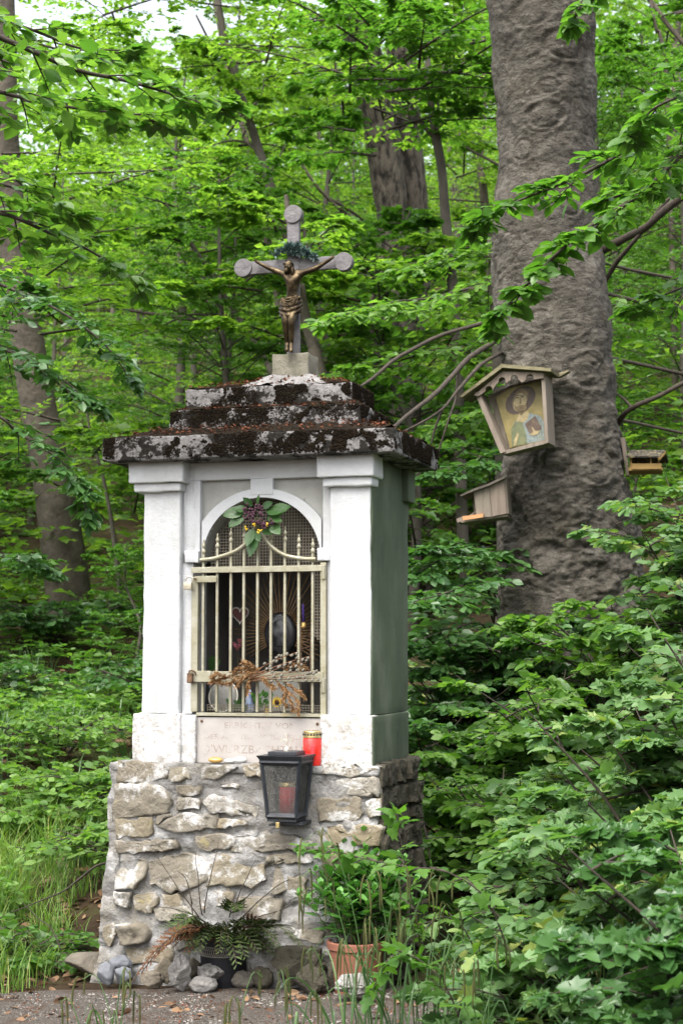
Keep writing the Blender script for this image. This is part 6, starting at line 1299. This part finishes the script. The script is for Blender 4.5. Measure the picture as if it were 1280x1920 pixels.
for k in range(120):
    a = random.uniform(0, 6.28); base = np.array([R0*.6*math.cos(a), R0*.6*math.sin(a), zt-.01]); el = random.uniform(-.25, .75)
    P = frond(base, (math.cos(a)*1.1, math.sin(a)*.6-.25, el), random.uniform(.07, .2), 16, None, Bn if k % 4 == 0 else G); mt.tube(P, .0014, 4, False)
for x, y, x1, y1 in ((380, 1735, 270, 1800), (370, 1740, 255, 1812), (390, 1735, 290, 1775)): 
    o_ = np.array([gx, gy, 0]); a, b = at(x, y, 5.98)-o_, at(x1, y1, 5.84)-o_; P = frond(a, b-a, np.linalg.norm(b-a)*1.05, 24, None, Bn, .22); mt.tube(P, .002, 4, False)
for x, y, x1, y1 in ((450, 1735, 520, 1755), (460, 1740, 560, 1748), (400, 1740, 330, 1720), (430, 1720, 445, 1690)):
    o_ = np.array([gx, gy, 0]); a, b = at(x, y, 5.98)-o_, at(x1, y1, 5.83)-o_; P = frond(a, b-a, np.linalg.norm(b-a), 20, None, G, .4); mt.tube(P, .002, 4, False)
mt.build('twigs', m_twig, bp)
o = leaf_mesh('green_cuttings', *cat4(G), TN, m_thuja, None); o.parent = bp; o = leaf_mesh('withered_cuttings', *cat4(Bn), TN, m_drythuja, None); o.parent = bp
for pts in ([(372, 1720), (345, 1680), (318, 1640), (290, 1600)], [(378, 1715), (372, 1660), (367, 1600)], [(382, 1712), (395, 1640), (410, 1578)], [(360, 1695), (350, 1650), (332, 1632)], [(370, 1720), (330, 1705), (292, 1698)], [(440, 1700), (455, 1660), (480, 1610)], [(455, 1720), (520, 1660), (560, 1640)], [(430, 1715), (475, 1670), (500, 1640)], [(358, 1690), (362, 1740), (355, 1790), (330, 1860)], [(465, 1725), (540, 1700), (580, 1660)]):
    P = curve_pts([at(x, y, 6.02) for x, y in pts], 10); b = MB(); b.tube(wiggle(P, .004, 20), np.linspace(.0025, .001, 10), 5); b.build('bare_twig', m_twig, bp, True, True)
gx, gy, g0 = ground_at(668, 5.93); s = 5.93/FPX; tp = thing('potted_plant', 'terracotta pot of fresh green fleshy-leaved plants at the right end of the stones', 'potted plant', (gx, gy, 0)); zt = at(668, 1764, 5.93)[2]; R0 = 55*s
mb = MB(); mb.lathe([(R0*.72, g0-.02), (R0*.76, .02), (R0*.93, zt-.03), (R0*.95, zt-.03), (R0*1.0, zt-.026), (R0*1.02, zt-.004), (R0*.99, zt), (R0*.92, zt), (R0*.9, zt-.02), (.001, zt-.02)], 44); mb.build('pot', m_terra, tp, sm=False)
mb = MB(); mb.lathe([(R0*.895, zt-.016), (R0*.5, zt-.01), (.001, zt-.006)], 24); mb.build('soil', m_ground, tp, sm=True)
LVs = []; mb = MB()
for k in range(105):
    a = random.uniform(0, 6.28); r = R0*random.uniform(0, .85); b0 = np.array([r*math.cos(a), r*math.sin(a), zt-.01]); top = b0+np.array([math.cos(a)*r*1.5+random.uniform(-.03, .03), math.sin(a)*r*.9, random.uniform(.16, .34)*(1.15-.5*r/R0)]); P = curve_pts([b0, (b0+top)/2+[0, 0, .02], top], 10); mb.tube(P, .0018, 5)
    for j in range(2, 10):
        for q in range(2):
            aa = j*1.57+q*math.pi+random.uniform(-.3, .3); d = np.array([math.cos(aa), math.sin(aa), .5+.12*(j-6)]); LVs.append((P[j], unit(d), np.array([0, 0, 1.])+rng.normal(0, .2, 3), random.uniform(.042, .064)*(1 if j < 9 else .75)))
mb.build('stems', m_greentwig, tp, sm=True)
PD = [np.array([l[i] for l in LVs]) for i in range(4)]; PD[0] = PD[0]+np.array([gx, gy, 0]); leafy(tp, PD, m_sedum, 280, TO, 'oval', minpx=6)

# ------------------------------------------------------------------ sedges in the foreground
def sedge(label, px, depth, nb, nst, hb, hs, lean=0.0, spikes=4, seed=1):
    rr = random.Random(seed); p = at(px, 1900, depth); x, y = p[0], p[1]; z = gz(x, y); o = thing('sedge', label, 'sedge', (x, y, z-.02)); V, F = [], []
    def ribbon(P, w, name, mat):
        T = unit(np.gradient(P, axis=0)); S = unit(np.cross(T, [0.2, 1., .1])); k = len(P); ww = w*np.minimum(1, np.linspace(1.6, .05, k)); U_ = np.cross(S, T)
        A = P-S*ww[:, None]; B = P+S*ww[:, None]; C = P-U_*ww[:, None]*.5; V = np.stack([A, C, B], 1).reshape(-1, 3); F = [(3*i+j, 3*i+j+1, 3*i+j+4, 3*i+j+3) for i in range(k-1) for j in (0, 1)]; return put(name, V, F, mat, o, True, True)
    for k in range(nb):
        a = rr.uniform(0, 6.28); h = hb*rr.uniform(.6, 1.1); r = h*rr.uniform(.25, .9); b = np.array([x+rr.uniform(-.03, .03), y+rr.uniform(-.03, .03), z-.02]); e = np.array([math.cos(a)*r+lean*h, math.sin(a)*r*.6, 0])
        P = curve_pts([b, b+e*.25+[0, 0, h*.6], b+e*.65+[0, 0, h*.95], b+e+[0, 0, h*rr.uniform(.5, .9)]], 12); ribbon(P, rr.uniform(.002, .004), 'blade', m_sedge)
    for k in range(nst):
        a = rr.uniform(0, 6.28); h = hs*rr.uniform(.75, 1.1); r = h*rr.uniform(.1, .35); b = np.array([x+rr.uniform(-.03, .03), y+rr.uniform(-.03, .03), z-.02]); e = np.array([math.cos(a)*r+lean*h, math.sin(a)*r*.5, 0]); P = curve_pts([b, b+e*.3+[0, 0, h*.6], b+e*.75+[0, 0, h*.95], b+e*1.15+[0, 0, h*.93]], 16); bb = MB(); bb.tube(P, np.linspace(.002, .001, 16), 5); bb.build('stalk', m_sedge, o, True, True)
        for q in range(spikes):
            i = 15-q*2; s0 = P[i]; d = np.array([rr.uniform(-.02, .02), rr.uniform(-.02, .02), 0]); l = rr.uniform(.05, .10); Q = curve_pts([s0, s0+d*.7+[0, 0, .008], s0+d*1.3-[0, 0, l*.35], s0+d*1.4-[0, 0, l]], 12); bb = MB(); bb.tube(Q, np.concatenate([np.linspace(.0008, .001, 4), np.linspace(.0026, .003, 5), [.0028, .002, .0006]]), 6); bb.build('seed_spike', m_spike, o, True, True)
for a in (('tall drooping sedge in front of the lantern and the potted plant', 690, 4.75, 6, 4, .45, .74, -.10, 4, 3), ('drooping sedge before the terracotta pot', 640, 4.6, 7, 3, .38, .5, -.05, 4, 4), ('sedge with hanging seed spikes right of the pot', 740, 4.7, 6, 4, .42, .6, -.02, 4, 5),
          ('sedge tips rising in front of the blue-grey rocks', 215, 4.55, 4, 4, .28, .36, 0, 2, 6), ('thin sedge in front of the black planter', 450, 4.6, 3, 3, .22, .34, .04, 2, 7), ('low sedge in front of the big mossy boulder', 540, 4.55, 4, 3, .24, .36, .02, 3, 8), ('lone sedge spike over the gravel at the left', 160, 4.5, 1, 2, .2, .28, 0, 2, 9),
          ('leafy sedge clump under the maple at the bottom right', 900, 4.5, 7, 3, .34, .48, 0, 4, 10), ('sedge clump at the lower right edge', 1130, 4.4, 8, 3, .36, .5, 0, 4, 11), ('sedge between the pot and the maple shoots', 800, 4.9, 6, 4, .4, .55, .02, 4, 12)):
    sedge(*a)
def px_twig(name, label, pts, depth, r, extra=()):
    P = curve_pts([at(x, y, d) for (x, y), d in zip(pts, depth)], 24); o = thing(name, label, 'twig', P[0]); b = MB(); b.tube(wiggle(P, .006, 8), np.linspace(r, r*.4, 24), 6); b.build('stem', m_twig, o, True, True)
px_twig('dead_twig', 'long dark dead twig lying across the grass left of the base', [(222, 1618), (185, 1622), (150, 1645), (110, 1672), (60, 1695), (20, 1712)], (6.9, 6.85, 6.8, 6.75, 6.7, 6.7), .0055)
px_twig('dead_twig', 'dark crooked stem beside the shadowed corner of the base', [(775, 1505), (790, 1540), (802, 1580), (808, 1612), (812, 1640)], (6.7, 6.7, 6.65, 6.6, 6.6), .007)
px_twig('dead_twig', 'fine bare twig among the weeds at the left edge', [(115, 1780), (95, 1740), (70, 1720), (40, 1690)], (6.2, 6.25, 6.3, 6.35), .003)
print('leaf objects', LEAF_OBJ[0], 'objects', len(sc.objects))
